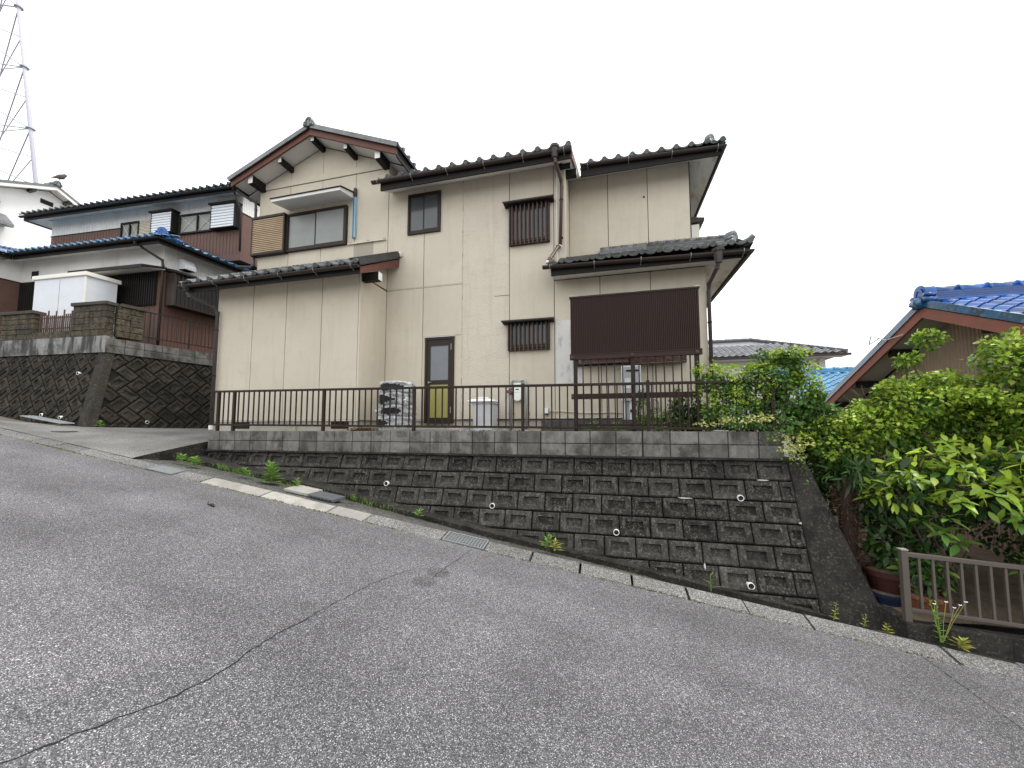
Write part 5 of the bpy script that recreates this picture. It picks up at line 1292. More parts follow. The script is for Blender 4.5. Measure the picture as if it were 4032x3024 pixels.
# wing roof at the left edge
wr = MB().add([tuple(Lp(5.45, -.52, 7.66)), tuple(Lp(5.45, -2.2, 7.66)), tuple(Lp(12, -2.2, 7.66)), tuple(Lp(12, 1.6, 8.7)), tuple(Lp(7.4, 1.6, 8.5))], [(0, 1, 2, 3, 4)]).build('wing_roof', 'roof_teal', NH)
tiles(wr, Lp(5.4, -.5, 7.71), -e2, e1 + Vector((0, 0, .42)), 6, 6, 'roof_teal')
lbox('fascia', 'dark_trim', 5.47, 5.5, -2.2, -.5, 7.53, 7.66, wr)
gutter(wr, Lp(5.42, -.58, 7.68), Lp(5.42, -2.2, 7.68), -e1, 'dark_trim', brackets=0)
ornament(wr, Lp(6.5, .3, 8.1), (-e1), 'roof_blue', .9); ornament(wr, Lp(7.1, -1.2, 8.3), (-e1), 'roof_blue', .9)
ridge(wr, [Lp(6.55, .3, 8.12), Lp(9, .3, 8.7)], 'roof_blue', .18, 2, .07); ridge(wr, [Lp(7.1, -1.2, 8.25), Lp(10, -1.2, 8.9)], 'roof_blue', .18, 2, .07)
downpipe(NH, [Lp(.28, -.5, 7.62), Lp(.25, -.4, 7.5), Lp(-.05, -.08, 7.22), Lp(-.06, -.06, 7.05), Lp(-.06, -.06, ZL)], 'gutter_brown', .036)
hopper(NH, Lp(.28, -.55, 7.72), 'dark_trim', .8)
downpipe(NH, [Lp(6.7, -2.1, 7.55), Lp(6.3, -1.8, 7.3), Lp(6.25, -1.7, 7.1), Lp(6.25, -1.7, ZL)], 'gutter_brown', .036)
# slatted window band with hood on the front
hd = MB().prism([tuple(Lp(-.12, -.62, 6.78)), tuple(Lp(-.12, -.62, 6.88)), tuple(Lp(-.12, 0, 7.02)), tuple(Lp(-.12, 0, 6.97))], e1 * 2.9).build('window_hood', 'dark_trim', NH)
MB().prism([tuple(Lp(-.1, -.58, 6.795)), tuple(Lp(2.76, -.58, 6.795)), tuple(Lp(2.76, -.01, 6.93)), tuple(Lp(-.1, -.01, 6.93))], (0, 0, .012)).build('hood_soffit', 'soffit', hd)
lt = lbox('lattice_window', 'void', .2, 2.12, -.03, -.001, 5.82, 6.9)
lbm = MB().obox((0, 0, 0), e1 * .04, -e2 * .05, (0, 0, 1.06)).mesh('lattice_bar', 'dark_trim')
for k in range(22): link('lattice_bar', lbm, lt, Matrix.Translation(Lp(.2 + .088 * k, -.031, 5.82)))
lt2 = lbox('lattice_window', 'void', 5.0, 5.99, -.03, -.001, 5.9, 6.93)
for k in range(11): link('lattice_bar', lbm, lt2, Matrix.Translation(Lp(5.0 + .09 * k, -.031, 5.85)))
lbox('wall_vent', 'void', 5.27, 5.58, -.012, -.001, 7.08, 7.33)
# bay window on the driveway side
by = lbox('bay_window', 'gutter_brown', -.35, 0, .08, 1.75, 5.82, 5.9)
lbox('bay_side', 'gutter_brown', -.35, 0, .08, .14, 5.9, 6.86, by); lbox('bay_glass', 'glass_dark', -.28, -.27, .14, 1.7, 5.9, 6.86, by)
MB().prism([tuple(Lp(-.42, .03, 6.86)), tuple(Lp(-.42, .03, 6.93)), tuple(Lp(0, .03, 7.03)), tuple(Lp(0, .03, 6.93))], e2 * 1.8).build('bay_roof', 'dark_trim', by)
bbm = MB().obox((0, 0, 0), e2 * .03, e1 * .03, (0, 0, 1.0)).mesh('bay_bar', 'frame_brown')
for k in range(14): link('bay_bar', bbm, by, Matrix.Translation(Lp(-.36, .16 + .115 * k, 5.86)))
vt = MB().prism([tuple(Lp(0, .38, 7.12)), tuple(Lp(-.28, .38, 7.12)), tuple(Lp(-.3, .38, 7.2)), tuple(Lp(-.16, .38, 7.45)), tuple(Lp(0, .38, 7.45))], e2 * .32).build('vent_hood', 'alu_white', NH)
MB().prism([tuple(Lp(-.02, .4, 7.118)), tuple(Lp(-.27, .4, 7.118)), tuple(Lp(-.27, .68, 7.118)), tuple(Lp(-.02, .68, 7.118))], (0, 0, -.004)).build('vent_mouth', 'void', vt)
# upper storey
lbox('brown_wall', 'brown_siding', -.15, 9.33, 2.2, 8, 8.2, 10.0); lbox('white_wall', 'white_siding', -.15, 9.33, 2.2, 8, 10.02, 11.0); lbox('wall_band', 'dark_trim', -.17, 9.35, 2.18, 8, 9.995, 10.025)
for k in range(40): link('siding_rib', rib_w, NH, Matrix.Translation(Lp(-.15, 2.25 + .066 * k, 10.03)))
rfm = MB().obox((0, 0, 0), e1 * .016, -e2 * .01, (0, 0, .8)).mesh('siding_rib', 'white_siding'); rbm = MB().obox((0, 0, 0), e1 * .016, -e2 * .01, (0, 0, 1.5)).mesh('siding_rib', 'brown_siding')
for k in range(62): link('siding_rib', rfm, NH, Matrix.Translation(Lp(-.1 + .15 * k, 2.2, 10.03)))
for k in range(62): link('siding_rib', rbm, NH, Matrix.Translation(Lp(-.1 + .15 * k, 2.2, 8.45)))
ur = MB().add([tuple(Lp(-.5, 1.6, 10.62)), tuple(Lp(9.8, 1.6, 10.62)), tuple(Lp(8.0, 4.0, 11.5)), tuple(Lp(-.5, 4.0, 11.5)), tuple(Lp(9.8, 7, 10.62))], [(0, 3, 2, 1), (1, 2, 4)]).build('upper_roof', 'roof_teal', NH)
lbox('fascia', 'dark_trim', -.5, 9.75, 1.62, 1.65, 10.45, 10.62, ur); lbox('fascia', 'dark_trim', 9.72, 9.75, 1.65, 6, 10.45, 10.62, ur)
MB().add([tuple(Lp(-.5, 1.65, 10.5)), tuple(Lp(9.72, 1.65, 10.5)), tuple(Lp(9.33, 2.2, 10.74)), tuple(Lp(-.5, 2.2, 10.74)), tuple(Lp(9.72, 7, 10.5)), tuple(Lp(9.33, 7, 10.74))], [(0, 1, 2, 3), (1, 4, 5, 2)]).build('soffit', 'white_siding', ur)
tiles(ur, Lp(9.8, 1.52, 10.66), -e1, e2 + Vector((0, 0, .38)), 34, 1, 'roof_dark', w=.3)
gutter(ur, Lp(-.5, 1.55, 10.6), Lp(9.8, 1.55, 10.6), -e2, 'dark_trim', brackets=0)
ridge(ur, [Lp(9.4, 2.1, 10.78), Lp(8.0, 3.9, 11.4)], 'roof_teal', .2, 1, .07); ornament(ur, Lp(9.3, 2.2, 10.75), (e1 - e2), 'roof_blue', .7)
# upper windows, louvres and storm-shutter boxes
def uwin(a0, a1, z0, z1, cross=True):
    wn_ = MB()
    for (p0, p1, q0, q1) in ((a0, a1, z0, z0 + .06), (a0, a1, z1 - .06, z1), (a0, a0 + .05, z0 + .06, z1 - .06), (a1 - .05, a1, z0 + .06, z1 - .06), ((a0 + a1) / 2 - .025, (a0 + a1) / 2 + .025, z0 + .06, z1 - .06)):
        wn_.obox(Lp(p0, 2.12, q0), e1 * (p1 - p0), e2 * .078, (0, 0, q1 - q0))
    wn_ = wn_.build('window', 'dark_trim', NH)
    lbox('pane', 'glass_frost', a0 + .05, a1 - .05, 2.17, 2.18, z0 + .06, z1 - .06, wn_)
    if cross:
        for (p0, p1) in ((a0 + .05, (a0 + a1) / 2), ((a0 + a1) / 2, a1 - .05)):
            for s in (0, 1):
                A_, B_ = Lp(p0, 2.16, (z0 + .06, z1 - .06)[s]), Lp(p1, 2.16, (z1 - .06, z0 + .06)[s])
                MB().tube([A_, B_], .012, 4).build('brace', 'cable_cream', wn_)
uwin(.95, 2.66, 9.42, 10.2); uwin(4.6, 5.52, 9.5, 10.18)
def ubox(a0, a1, z0, z1, m):
    b = lbox('shutter_box', 'dark_trim', a0, a1, 1.95, 2.199, z0 - .03, z0)
    lbox('box_cap', 'dark_trim', a0 - .04, a1 + .04, 1.9, 2.199, z1, z1 + .06, b); lbox('box_side', 'dark_trim', a0, a0 + .04, 1.95, 2.199, z0, z1, b); lbox('box_side', 'dark_trim', a1 - .04, a1, 1.97, 2.199, z0, z1, b)
    n_ = 8; h = (z1 - z0) / n_
    me = MB().prism([(0, 0, 0), tuple(-e2 * .03 + Vector((0, 0, .005))), tuple(-e2 * .03 + Vector((0, 0, h * .7))), (0, 0, h * .96)], e1 * (a1 - a0 - .08)).mesh('slat', m)
    for k in range(n_): link('slat', me, b, Matrix.Translation(Lp(a0 + .04, 2.0, z0 + h * k)))
ubox(-.1, 1.0, 9.42, 10.3, 'alu_white'); ubox(2.75, 3.78, 9.5, 10.3, 'alu_white')
lv = lbox('louvre', 'dark_trim', 3.8, 4.58, 2.15, 2.199, 9.5, 10.18)
me = MB().prism([(0, 0, 0), tuple(-e2 * .03), tuple(-e2 * .03 + Vector((0, 0, .03))), (0, 0, .055)], e1 * .74).mesh('slat', 'cable_cream')
for k in range(11): link('slat', me, lv, Matrix.Translation(Lp(3.82, 2.149, 9.52 + .06 * k)))
downpipe(NH, [Lp(-.35, 1.7, 10.5), Lp(-.2, 2.0, 10.2), Lp(-.2, 2.1, 10.0), Lp(-.2, 2.12, 8.5)], 'gutter_brown', .036)

# white storage shed behind the piers
sd_ = empty('storage_shed', (-15.7, 7.8, ZL), 'white storage shed with a cream lid behind the rustic pier', 'shed')
SC = Vector((-14.8, 7.5, 0))
def sbox(name, m, a0, a1, b0, b1, z0, z1, bevel=0): return MB().obox(SC + e1 * a0 + e2 * b0 + Vector((0, 0, z0)), e1 * (a1 - a0), e2 * (b1 - b0), (0, 0, z1 - z0)).build(name, m, sd_, bevel=bevel)
sbox('body', 'shed_white', 0, 2.02, 0, .7, ZL, 6.45); sbox('lid', 'shed_lid', -.06, 2.06, -.05, .76, 6.45, 6.57, .012)
sbox('corner_post', 'shed_lid', -.012, .03, -.012, .02, ZL, 6.449); sbox('door_seam', 'pipe_grey', 1.0, 1.008, -.003, .001, ZL + .1, 6.4)

# ------------------------------------------------------------------ far left: white house, bird, lattice tower
WHs = empty('white_house', (-29, 12, 4), 'white plastered gabled house rising behind the blue tiled house', 'house')
XW = -27.6
apx = (12.33, 14.1); slw = .5
pts = [(XW, 7.0, 3.5), (XW, 16.5, 3.5), (XW, 16.5, 12.1), (XW, apx[0], apx[1] + .02), (XW, 7.0, 11.5)]
wb = MB().prism(pts, (-9, 0, 0)).build('wall', 'white_wall', WHs)
for s, ye, nm in ((1, 17.0, 'roof'), (-1, 6.5, 'roof_slope')):
    y0, z0 = apx[0], apx[1] + .16; z1 = z0 - slw * abs(ye - y0)
    r_ = MB().prism([(-27.0, y0, z0), (-27.0, ye, z1), (-37, ye, z1), (-37, y0, z0)], (0, 0, .12)).build(nm, 'roof_grey', WHs)
    MB().prism([(-27.02, y0, z0 - .16), (-27.02, ye, z1 - .16), (-27.02, ye, z1 - .01), (-27.02, y0, z0 - .01)], (-.06, 0, 0)).build('barge_board', 'soffit', r_)
    MB().prism([(-27.08, y0, z0 - .1), (-27.08, ye, z1 - .1), (-27.6, ye, z1 - .1), (-27.6, y0, z0 - .1)], (0, 0, .03)).build('soffit', 'soffit', r_)
    for k in range(1, 4):
        yy = y0 + (ye - y0) * (.12 + .3 * (k - 1)); zz = z0 - slw * abs(yy - y0) - .12
        MB().box(-27.58, yy - .06, zz - .15, -27.1, yy + .06, zz).build('purlin', 'gutter_brown', r_)
ridge(WHs, [(-27.0, apx[0], apx[1] + .3), (-36, apx[0], apx[1] + .3)], 'roof_grey', .3, 2, .1, .4)
ornament(WHs, (-26.98, apx[0], apx[1] + .22), (1, 0), 'roof_grey', .9)
MB().box(XW - .01, 12.05, 13.38, XW + .03, 12.5, 13.6).build('wall_vent', 'void', WHs)
lrw = MB().prism([(-27.6, 8.0, 12.0), (-26.9, 8.0, 11.4), (-26.9, 11.0, 11.4), (-27.6, 11.0, 12.0)], (0, 0, .12)).build('small_roof', 'roof_grey', WHs)
MB().prism([(-27.6, 11.0, 11.55), (-26.95, 11.0, 11.38), (-26.95, 11.0, 11.42), (-27.6, 11.0, 11.98)], (0, -.05, 0)).build('roof_end', 'soffit', lrw)
downpipe(WHs, [(-27.3, 10.55, 12.9), (-27.5, 10.7, 12.6), (-27.55, 10.7, 12.0)], 'pipe_brown', .05)
bd = empty('bird', (-26.98, apx[0] + .05, 14.75), 'dark bird perched on the white house ridge end', 'bird')
B0 = Vector((-26.98, 12.36, 14.82)); bdv = Vector((.1, .85, .6)).normalized()
MB().tube([B0 - bdv * .34, B0 - bdv * .18, B0, B0 + bdv * .1, B0 + bdv * .19 + Vector((0, 0, .05)), B0 + bdv * .25 + Vector((0, 0, .07)), B0 + bdv * .33 + Vector((0, 0, .05))], [.02, .05, .115, .125, .085, .075, .01], 8).build('body', 'bird_dark', bd, smooth=True)
for s in (-.03, .03): MB().tube([B0 + Vector((s, .0, -.05)), B0 + Vector((s, .02, -.18))], .012, 4).build('leg', 'bird_dark', bd)
tw = empty('lattice_tower', (-63, 24, 10), 'pale steel lattice tower standing beyond the white house', 'tower')
def leg_pt(k, z):
    t = (z - 27.5) / 21.4 * .444
    a = [(-58.1, 25.0), (-84, 31.5), (-72, 8)][k]; c = (-66.5, 22.8)
    return Vector((a[0] + (c[0] - a[0]) * t, a[1] + (c[1] - a[1]) * t, z))
ZS = [6, 13.2, 20.4, 27.6, 34.0, 41.0, 48.0, 55.0, 62.0]
for k in range(3):
    MB().tube([leg_pt(k, 4), leg_pt(k, 62)], [.2, .16], 10).build('leg', 'tower_steel', tw, smooth=True)
    for z in ZS: MB().lathe([(.36, -.06), (.36, .06)], leg_pt(k, z), 12).build('flange', 'tower_steel', tw)
    for z in [ZS[0] + 1.6 * j for j in range(34)]: MB().tube([leg_pt(k, z), leg_pt(k, z) + Vector((-.5, -.2, .1))], .03, 5).build('climbing_peg', 'tower_steel', tw)
for za, zb in zip(ZS[:-1], ZS[1:]):
    for p, q_ in ((0, 1), (1, 2), (2, 0)):
        MB().tube([leg_pt(p, za), leg_pt(q_, zb)], .06, 6).build('brace', 'tower_steel', tw)
        MB().tube([leg_pt(q_, za), leg_pt(p, zb)], .06, 6).build('brace', 'tower_steel', tw)
        MB().tube([leg_pt(p, (za + zb) / 2), leg_pt(q_, (za + zb) / 2)], .05, 6).build('horizontal', 'tower_steel', tw)

# ------------------------------------------------------------------ right: garden, low kerb wall, railing
def garden_z(x, y): return -.12 - .02 * (x - 3) + .05 * (y - 5.4) + .03 * math.sin(x * 3 + y * 4) if y < 8 else .01 - .02 * (x - 3)
sheet('garden_soil', 'earth', [3.1 + .35 * i for i in range(30)], [5.24, 5.4, 5.6, 5.9, 6.3, 7, 8, 10, 14, 20], garden_z)
lk = empty('low_kerb_wall', (3.6, 5.15, -.3), 'low grey concrete kerb wall under the grey railing at right', 'wall')
MB().prism([(3.06, 5.1, -1.2), (3.06, 5.1, -.125), (6.5, 5.1, -.3), (6.5, 5.1, -1.4)], (0, .13, 0)).build('kerb_beam', 'buttress', lk, bevel=.012)
MB().prism([(3.06, 5.232, -1.0), (3.19, 5.232, -1.0), (3.12, 5.9, -1.0), (2.98, 5.9, -1.0)], (0, 0, .88)).build('return_beam', 'buttress', lk, bevel=.012)
MB().prism([(3.1, 5.005, -1.2), (3.1, 5.005, -.27), (6.5, 5.005, -.78), (6.5, 5.005, -1.4)], (0, .092, 0)).build('lower_step', 'buttress', lk, bevel=.01)
for x in (3.93, 4.02, 4.11, 4.2): box('drain_slot', 'void', lk, x, 5.096, -.36, x + .05, 5.104, -.24)
gr = empty('grey_railing', (3.6, 5.16, -.12), 'taupe aluminium railing above the low kerb wall at the right edge', 'railing')
def rz(x): return .6 - .06 * (x - 3.09)
RY = 5.165
MB().box(3.075, RY - .03, -.14, 3.135, RY + .03, .62).build('end_post', 'right_rail', gr, bevel=.004)
box('post_cap', 'clip_metal', gr, 3.07, RY - .034, .621, 3.14, RY + .034, .632)
MB().obox((3.136, RY - .022, rz(3.136) - .045), (3.3, 0, -.2), (0, .044, 0), (0, 0, .045)).build('top_rail', 'right_rail', gr, bevel=.004)
MB().obox((3.136, RY - .02, rz(3.136) - .62), (3.3, 0, -.2), (0, .04, 0), (0, 0, .035)).build('bottom_rail', 'right_rail', gr, bevel=.004)
bme = MB().box(-.011, -.011, 0, .011, .011, .545).mesh('baluster', 'right_rail')
x = 3.24
while x < 6.4:
    link('baluster', bme, gr, Matrix.Translation((x, RY, rz(x) - .588))); x += .121
box('post', 'right_rail', gr, 5.0, RY - .028, -.3, 5.055, RY + .028, .48)

# ------------------------------------------------------------------ right house: brown gable, bright blue tiles
GX = 5.5
RH = empty('right_house', (8, 8.3, 0), 'single-storey brown corrugated house with bright blue glazed tile roof', 'house')
ay, az = 8.27, 4.03; pit = .46
wallx = GX + .55
core = MB().prism([(wallx, 4.9, -.4), (wallx, 11.6, -.4), (wallx, 11.6, az - .12 - pit * (11.6 - ay)), (wallx, ay, az - .02), (wallx, 4.9, az - .12 - pit * (ay - 4.9))], (7, 0, 0)).build('wall', 'taupe_siding', RH)
# vertical corrugation as thin ribs
for k in range(88):
    y = 4.95 + .075 * k; zt = az - .16 - pit * abs(y - ay)
    if k == 0: RBM = MB().prism([(0, 0, 0), (-.012, .012, 0), (-.012, .032, 0), (0, .044, 0)], (0, 0, 1.0)).mesh('siding_rib', 'taupe_siding')
    link('siding_rib', RBM, core, Matrix.Translation((wallx - .0005, y, -.4)) @ Matrix.Diagonal((1, 1, zt + .4, 1)))
for s, ye in ((1, 11.75), (-1, 4.75)):
    z1 = az - pit * abs(ye - ay)
    rf = MB().prism([(GX + .02, ay, az + .1), (GX + .02, ye, z1 + .1), (GX + 9, ye, z1 + .1), (GX + 9, ay, az + .1)], (0, 0, .05)).build('roof', 'roof_teal', RH)
    MB().prism([(GX, ay, az - .1), (GX, ye, z1 - .1), (GX, ye, z1 + .09), (GX, ay, az + .09)], (.04, 0, 0)).build('barge_board', 'barge_right', rf)
    MB().prism([(GX + .04, ay, az - .03), (GX + .04, ye, z1 - .03), (wallx - .002, ye, z1 - .03), (wallx - .002, ay, az - .03)], (0, 0, .015)).build('soffit', 'gable_soffit', rf)
    ev = Vector((0, -s, pit)).normalized(); L = abs(ye - ay) * math.sqrt(1 + pit * pit)
    vm = MB().box(0, -.012, -.07, TL + .02, .03, .045).mesh('verge_tile', 'roof_teal')
    for k in range(int(L / TL)):
        c_ = Vector((GX - .01, ye, z1 + .16)) + ev * (TL * k)
        link('verge_tile', vm, rf, Matrix.Translation(c_) @ Matrix((ev, Vector((1, 0, 0)), ev.cross(Vector((1, 0, 0))) * (1 if s < 0 else 1))).transposed().to_4x4())
    if s < 0: tiles(rf, (GX + .02, ye - .06, z1 + .155), (1, 0, 0), ev, 15, 16, 'roof_blue')
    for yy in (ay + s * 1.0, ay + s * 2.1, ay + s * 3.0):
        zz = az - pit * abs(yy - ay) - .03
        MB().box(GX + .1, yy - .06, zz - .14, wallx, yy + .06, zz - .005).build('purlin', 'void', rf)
ridge(RH, [(GX + .12, ay, az + .17), (GX + 9, ay, az + .17)], 'roof_blue', .3, 4, .085, .4)
ornament(RH, (GX + .05, ay, az + .14), (-1, 0), 'roof_blue', 1.15)
MB().tube([(GX - .03, ay, az + .06), (GX - .03, ay, az + .2), (GX + .02, ay, az + .26)], [.09, .1, .05], 10).build('verge_cap', 'roof_teal', RH, smooth=True)
an = empty('aerial', (5.5, 8.9, 3.7), 'small bent wire aerial fixed to the right house roof edge', 'aerial')
MB().tube([(5.45, 8.65, 3.72), (5.45, 9.1, 3.72), (5.45, 9.55, 3.9), (5.45, 9.62, 3.75)], .012, 5).tube([(5.45, 9.3, 3.8), (5.4, 9.55, 3.72)], .01, 5).build('wire', 'conduit', an)
# ------------------------------------------------------------------ far right roofs
PB = empty('pale_blue_roof_house', (7.5, 14, 0), 'house with a pale blue tiled roof partly hidden behind the vine', 'house')
MB().box(5.9, 13.0, -.5, 9.5, 17, 2.85).build('wall', 'far_wall', PB)
pr_ = MB().prism([(5.4, 12.5, 2.8), (10, 12.5, 2.8), (10, 14.5, 3.72), (5.4, 14.5, 3.72)], (0, 0, .05)).build('roof', 'roof_pale_blue', PB)
tiles(pr_, (5.38, 12.44, 2.86), (1, 0, 0), (0, 1, .46), 10, 9, 'roof_pale_blue')
ridge(PB, [(5.4, 14.45, 3.78), (10, 14.45, 3.78)], 'roof_pale_blue', .22, 2, .08, .35)
FH = empty('grey_roofed_house', (8, 22, 1), 'distant pale house with a grey tiled hip roof behind the hedge', 'house')
MB().box(3.0, 22.6, -1, 10.9, 30, 5.6).build('wall', 'far_wall', FH)
fr_ = MB().add([(2.3, 22.0, 5.72), (11.65, 22.0, 5.72), (8.3, 24.9, 7.15), (5.2, 24.9, 7.15), (11.65, 28, 5.72), (2.3, 28, 5.72)], [(0, 1, 2, 3), (1, 4, 2), (0, 3, 5)]).build('roof', 'roof_far', FH)
box('eave_gutter', 'gutter_brown', fr_, 2.3, 21.95, 5.6, 11.7, 22.03, 5.72); box('soffit', 'soffit', fr_, 2.35, 22.03, 5.6, 11.6, 22.6, 5.63)
tiles(fr_, (5.0, 21.95, 5.76), (1, 0, 0), (0, 2.9, 1.43), 20, 9, 'roof_far', keep=lambda c: c.x < 11.42 - (c.y - 22) * 1.155, w=.33)
ridge(fr_, [(11.58, 22.05, 5.8), (8.3, 24.9, 7.2)], 'roof_far', .24, 1, .07, .4); ridge(fr_, [(8.3, 24.9, 7.2), (5.2, 24.9, 7.2)], 'roof_far', .24, 1, .08, .4)
for x0, x1, z0, z1 in ((9.6, 10.1, 4.5, 5.32), (9.1, 9.58, 4.5, 5.32)):
    wn_ = MB().box(x0, 22.55, z0, x1, 22.6, z0 + .04).box(x0, 22.55, z1 - .04, x1, 22.6, z1).box(x0, 22.55, z0, x0 + .04, 22.6, z1).box(x1 - .04, 22.55, z0, x1, 22.6, z1).build('window', 'white_paint', FH)
    box('pane', 'glass_frost', wn_, x0 + .04, 22.575, z0 + .04, x1 - .04, 22.585, z1 - .04)
wn_ = box('window', 'white_paint', FH, 5.75, 22.55, 5.0, 6.05, 22.6, 5.4); box('pane', 'glass_dark', wn_, 5.8, 22.54, 5.04, 6.0, 22.549, 5.36)
downpipe(FH, [(10.6, 22.3, 5.58), (10.6, 22.55, 5.4), (10.6, 22.56, 1)], 'far_wall', .05)

# ------------------------------------------------------------------ planting
# climbing vine over the railing end
vn = empty('climbing_vine', (2.2, 6.4, 1.9), 'dense green climbing vine covering the right end of the railing', 'vine')
foliage('foliage', [((2.45, 6.5, 2.72), (.3, .24, .3)), ((2.75, 6.5, 2.45), (.28, .26, .34)), ((2.2, 6.45, 2.45), (.34, .18, .28)), ((1.85, 6.42, 2.55), (.3, .12, .22)), ((1.95, 6.42, 2.15), (.5, .18, .24)), ((2.5, 6.5, 2.1), (.4, .26, .26)), ((1.55, 6.42, 2.65), (.16, .08, .14)), ((2.6, 6.5, 3.0), (.2, .15, .1)), ((2.95, 6.5, 2.2), (.2, .2, .2))], 6200, .06, 'leaf_vine', vn, ratio=.42, droop=.45)
foliage('young_foliage', [((1.55, 6.4, 2.85), (.25, .1, .1)), ((1.9, 6.4, 2.82), (.3, .12, .08)), ((2.25, 6.4, 2.85), (.2, .12, .08)), ((2.65, 6.42, 3.06), (.28, .16, .07)), ((1.5, 6.42, 2.45), (.14, .08, .3)), ((2.8, 6.32, 2.6), (.2, .1, .25)), ((2.1, 6.3, 2.5), (.3, .06, .2)), ((1.75, 6.3, 2.3), (.25, .05, .2))], 1900, .052, 'leaf_young', vn, ratio=.36, shell=.2)
stems('stem', (2.3, 6.45, 1.88), [(1.5, 6.42, 2.9), (2.0, 6.42, 2.9), (2.5, 6.5, 3.1), (2.8, 6.5, 2.6), (2.7, 6.5, 3.15), (1.6, 6.4, 2.5)], .012, .004, 'twig', vn)
# cream-flowered shrub trailing over the wall
cf = empty('cream_shrub', (2.2, 6.25, 1.9), 'pale cream-leaved shrub trailing down over the block wall', 'shrub')
foliage('foliage', [((1.75, 6.2, 2.05), (.28, .1, .035)), ((2.15, 6.18, 2.1), (.18, .08, .05)), ((2.45, 6.12, 1.8), (.2, .06, .05)), ((2.55, 6.1, 1.6), (.1, .05, .1)), ((2.42, 6.1, 1.66), (.12, .05, .05)), ((1.45, 6.22, 2.02), (.14, .06, .03)), ((2.62, 6.1, 1.72), (.12, .05, .04))], 520, .04, 'leaf_cream', cf, ratio=.36, shell=.15)
foliage('lower_foliage', [((1.9, 6.22, 1.98), (.5, .1, .06)), ((2.3, 6.16, 1.85), (.2, .08, .12)), ((2.6, 6.08, 1.3), (.04, .04, .25)), ((2.5, 6.12, 1.55), (.15, .06, .12))], 420, .04, 'leaf_vine', cf, ratio=.36, shell=.15)
stems('stem', (2.15, 6.3, 1.86), [(2.2, 6.18, 1.7), (1.5, 6.2, 2.05), (2.55, 6.12, 1.85), (2.6, 6.08, 1.1), (2.05, 6.2, 1.55)], .01, .003, 'twig', cf, .03)
# bushes in the bed behind the screen
bb = empty('bed_bush', (.85, 6.9, YARD), 'light green bush in the bed behind the privacy screen posts', 'bush')
foliage('foliage', [((.62, 6.85, 2.25), (.16, .16, .28)), ((.85, 6.9, 2.1), (.25, .2, .2)), ((1.12, 6.9, 2.25), (.1, .1, .35)), ((.95, 6.75, 2.0), (.45, .15, .12))], 1500, .06, 'leaf_mid', bb, ratio=.22)
stems('stem', (.85, 6.9, 1.88), [(.6, 6.85, 2.5), (.9, 6.9, 2.35), (1.12, 6.9, 2.55), (.75, 6.9, 2.3)], .008, .003, 'twig', bb, .02)
bb2 = empty('bed_bush', (1.35, 7.0, YARD), 'dark leafy bush against the wall at the right screen post', 'bush')
foliage('foliage', [((1.35, 7.0, 2.25), (.25, .2, .3)), ((1.5, 6.9, 2.1), (.3, .2, .25)), ((1.2, 6.9, 2.05), (.2, .15, .16))], 1400, .07, 'leaf_dark', bb2, ratio=.36)
stems('stem', (1.35, 7.0, 1.88), [(1.3, 7.0, 2.8), (1.45, 7.0, 2.75), (1.6, 6.9, 2.4), (1.2, 7, 2.7), (1.1, 6.9, 2.45)], .008, .002, 'twig', bb2, .05)

# large-leaved shrub (each near leaf its own piece)
def aucuba(name, base, rosettes, nfill, label, clumps, size, young=.6, fillm='leaf_dark', stem_ends=None):
    root = empty(name, base, label, 'shrub')
    stems('stem', base, stem_ends or [r_[0] for r_ in rosettes[:14]], .02, .008, 'bark', root, .05)
    meY, meD = big_leaf_mesh('leaf', 'leaf_aucuba_young'), big_leaf_mesh('leaf', 'leaf_aucuba')
    for (c, nl, yg) in rosettes:
        c = Vector(c); a0 = random.uniform(0, 6.28)
        ax = Vector((random.gauss(0, .25), random.gauss(-.25, .25), 1)).normalized()
        u = ax.cross(Vector((1, .2, 0))).normalized(); v = ax.cross(u)
        for k in range(nl):
            a = a0 + 2.4 * k; tier = k / nl
            d = (u * math.cos(a) + v * math.sin(a)) * (1 - .3 * tier) + ax * (-.25 + .75 * tier) + Vector((random.gauss(0, .12),) * 3)
            place_leaf(meY if yg else meD, c + ax * (.05 * tier) + d * .015, d, ax, size * random.uniform(.75, 1.2) * (1 - .25 * tier), root)
    foliage('foliage', clumps, nfill, size * .85, fillm, root, ratio=.2, droop=.4, shell=.35)
    return root
ro = []
while len(ro) < 33:
    d = Vector((random.gauss(0, 1), random.gauss(-.7, .7), random.gauss(.35, .6))).normalized()
    if d.y > .35 or d.z < -.75: continue
    p = Vector((4.25 + d.x * 1.05, 6.05 + d.y * .7, .85 + d.z * .88)) + Vector((random.gauss(0, .06), random.gauss(0, .05), random.gauss(0, .06)))
    if any((p - Vector(q[0])).length < .17 for q in ro): continue
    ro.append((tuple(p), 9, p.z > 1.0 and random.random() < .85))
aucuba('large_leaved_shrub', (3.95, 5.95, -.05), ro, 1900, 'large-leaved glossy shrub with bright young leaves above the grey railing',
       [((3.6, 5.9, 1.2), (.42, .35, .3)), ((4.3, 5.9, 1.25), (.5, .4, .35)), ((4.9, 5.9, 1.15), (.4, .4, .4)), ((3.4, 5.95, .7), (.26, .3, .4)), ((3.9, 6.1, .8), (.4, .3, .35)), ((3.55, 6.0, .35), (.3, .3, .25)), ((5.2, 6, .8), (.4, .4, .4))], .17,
       stem_ends=[(3.5, 5.85, 1.2), (3.75, 5.9, 1.3), (4.3, 5.9, 1.4), (4.7, 5.9, 1.35), (4.0, 5.8, 1.4), (3.4, 5.9, .9), (4.1, 6.1, 1.2), (4.5, 6.0, 1.1)])
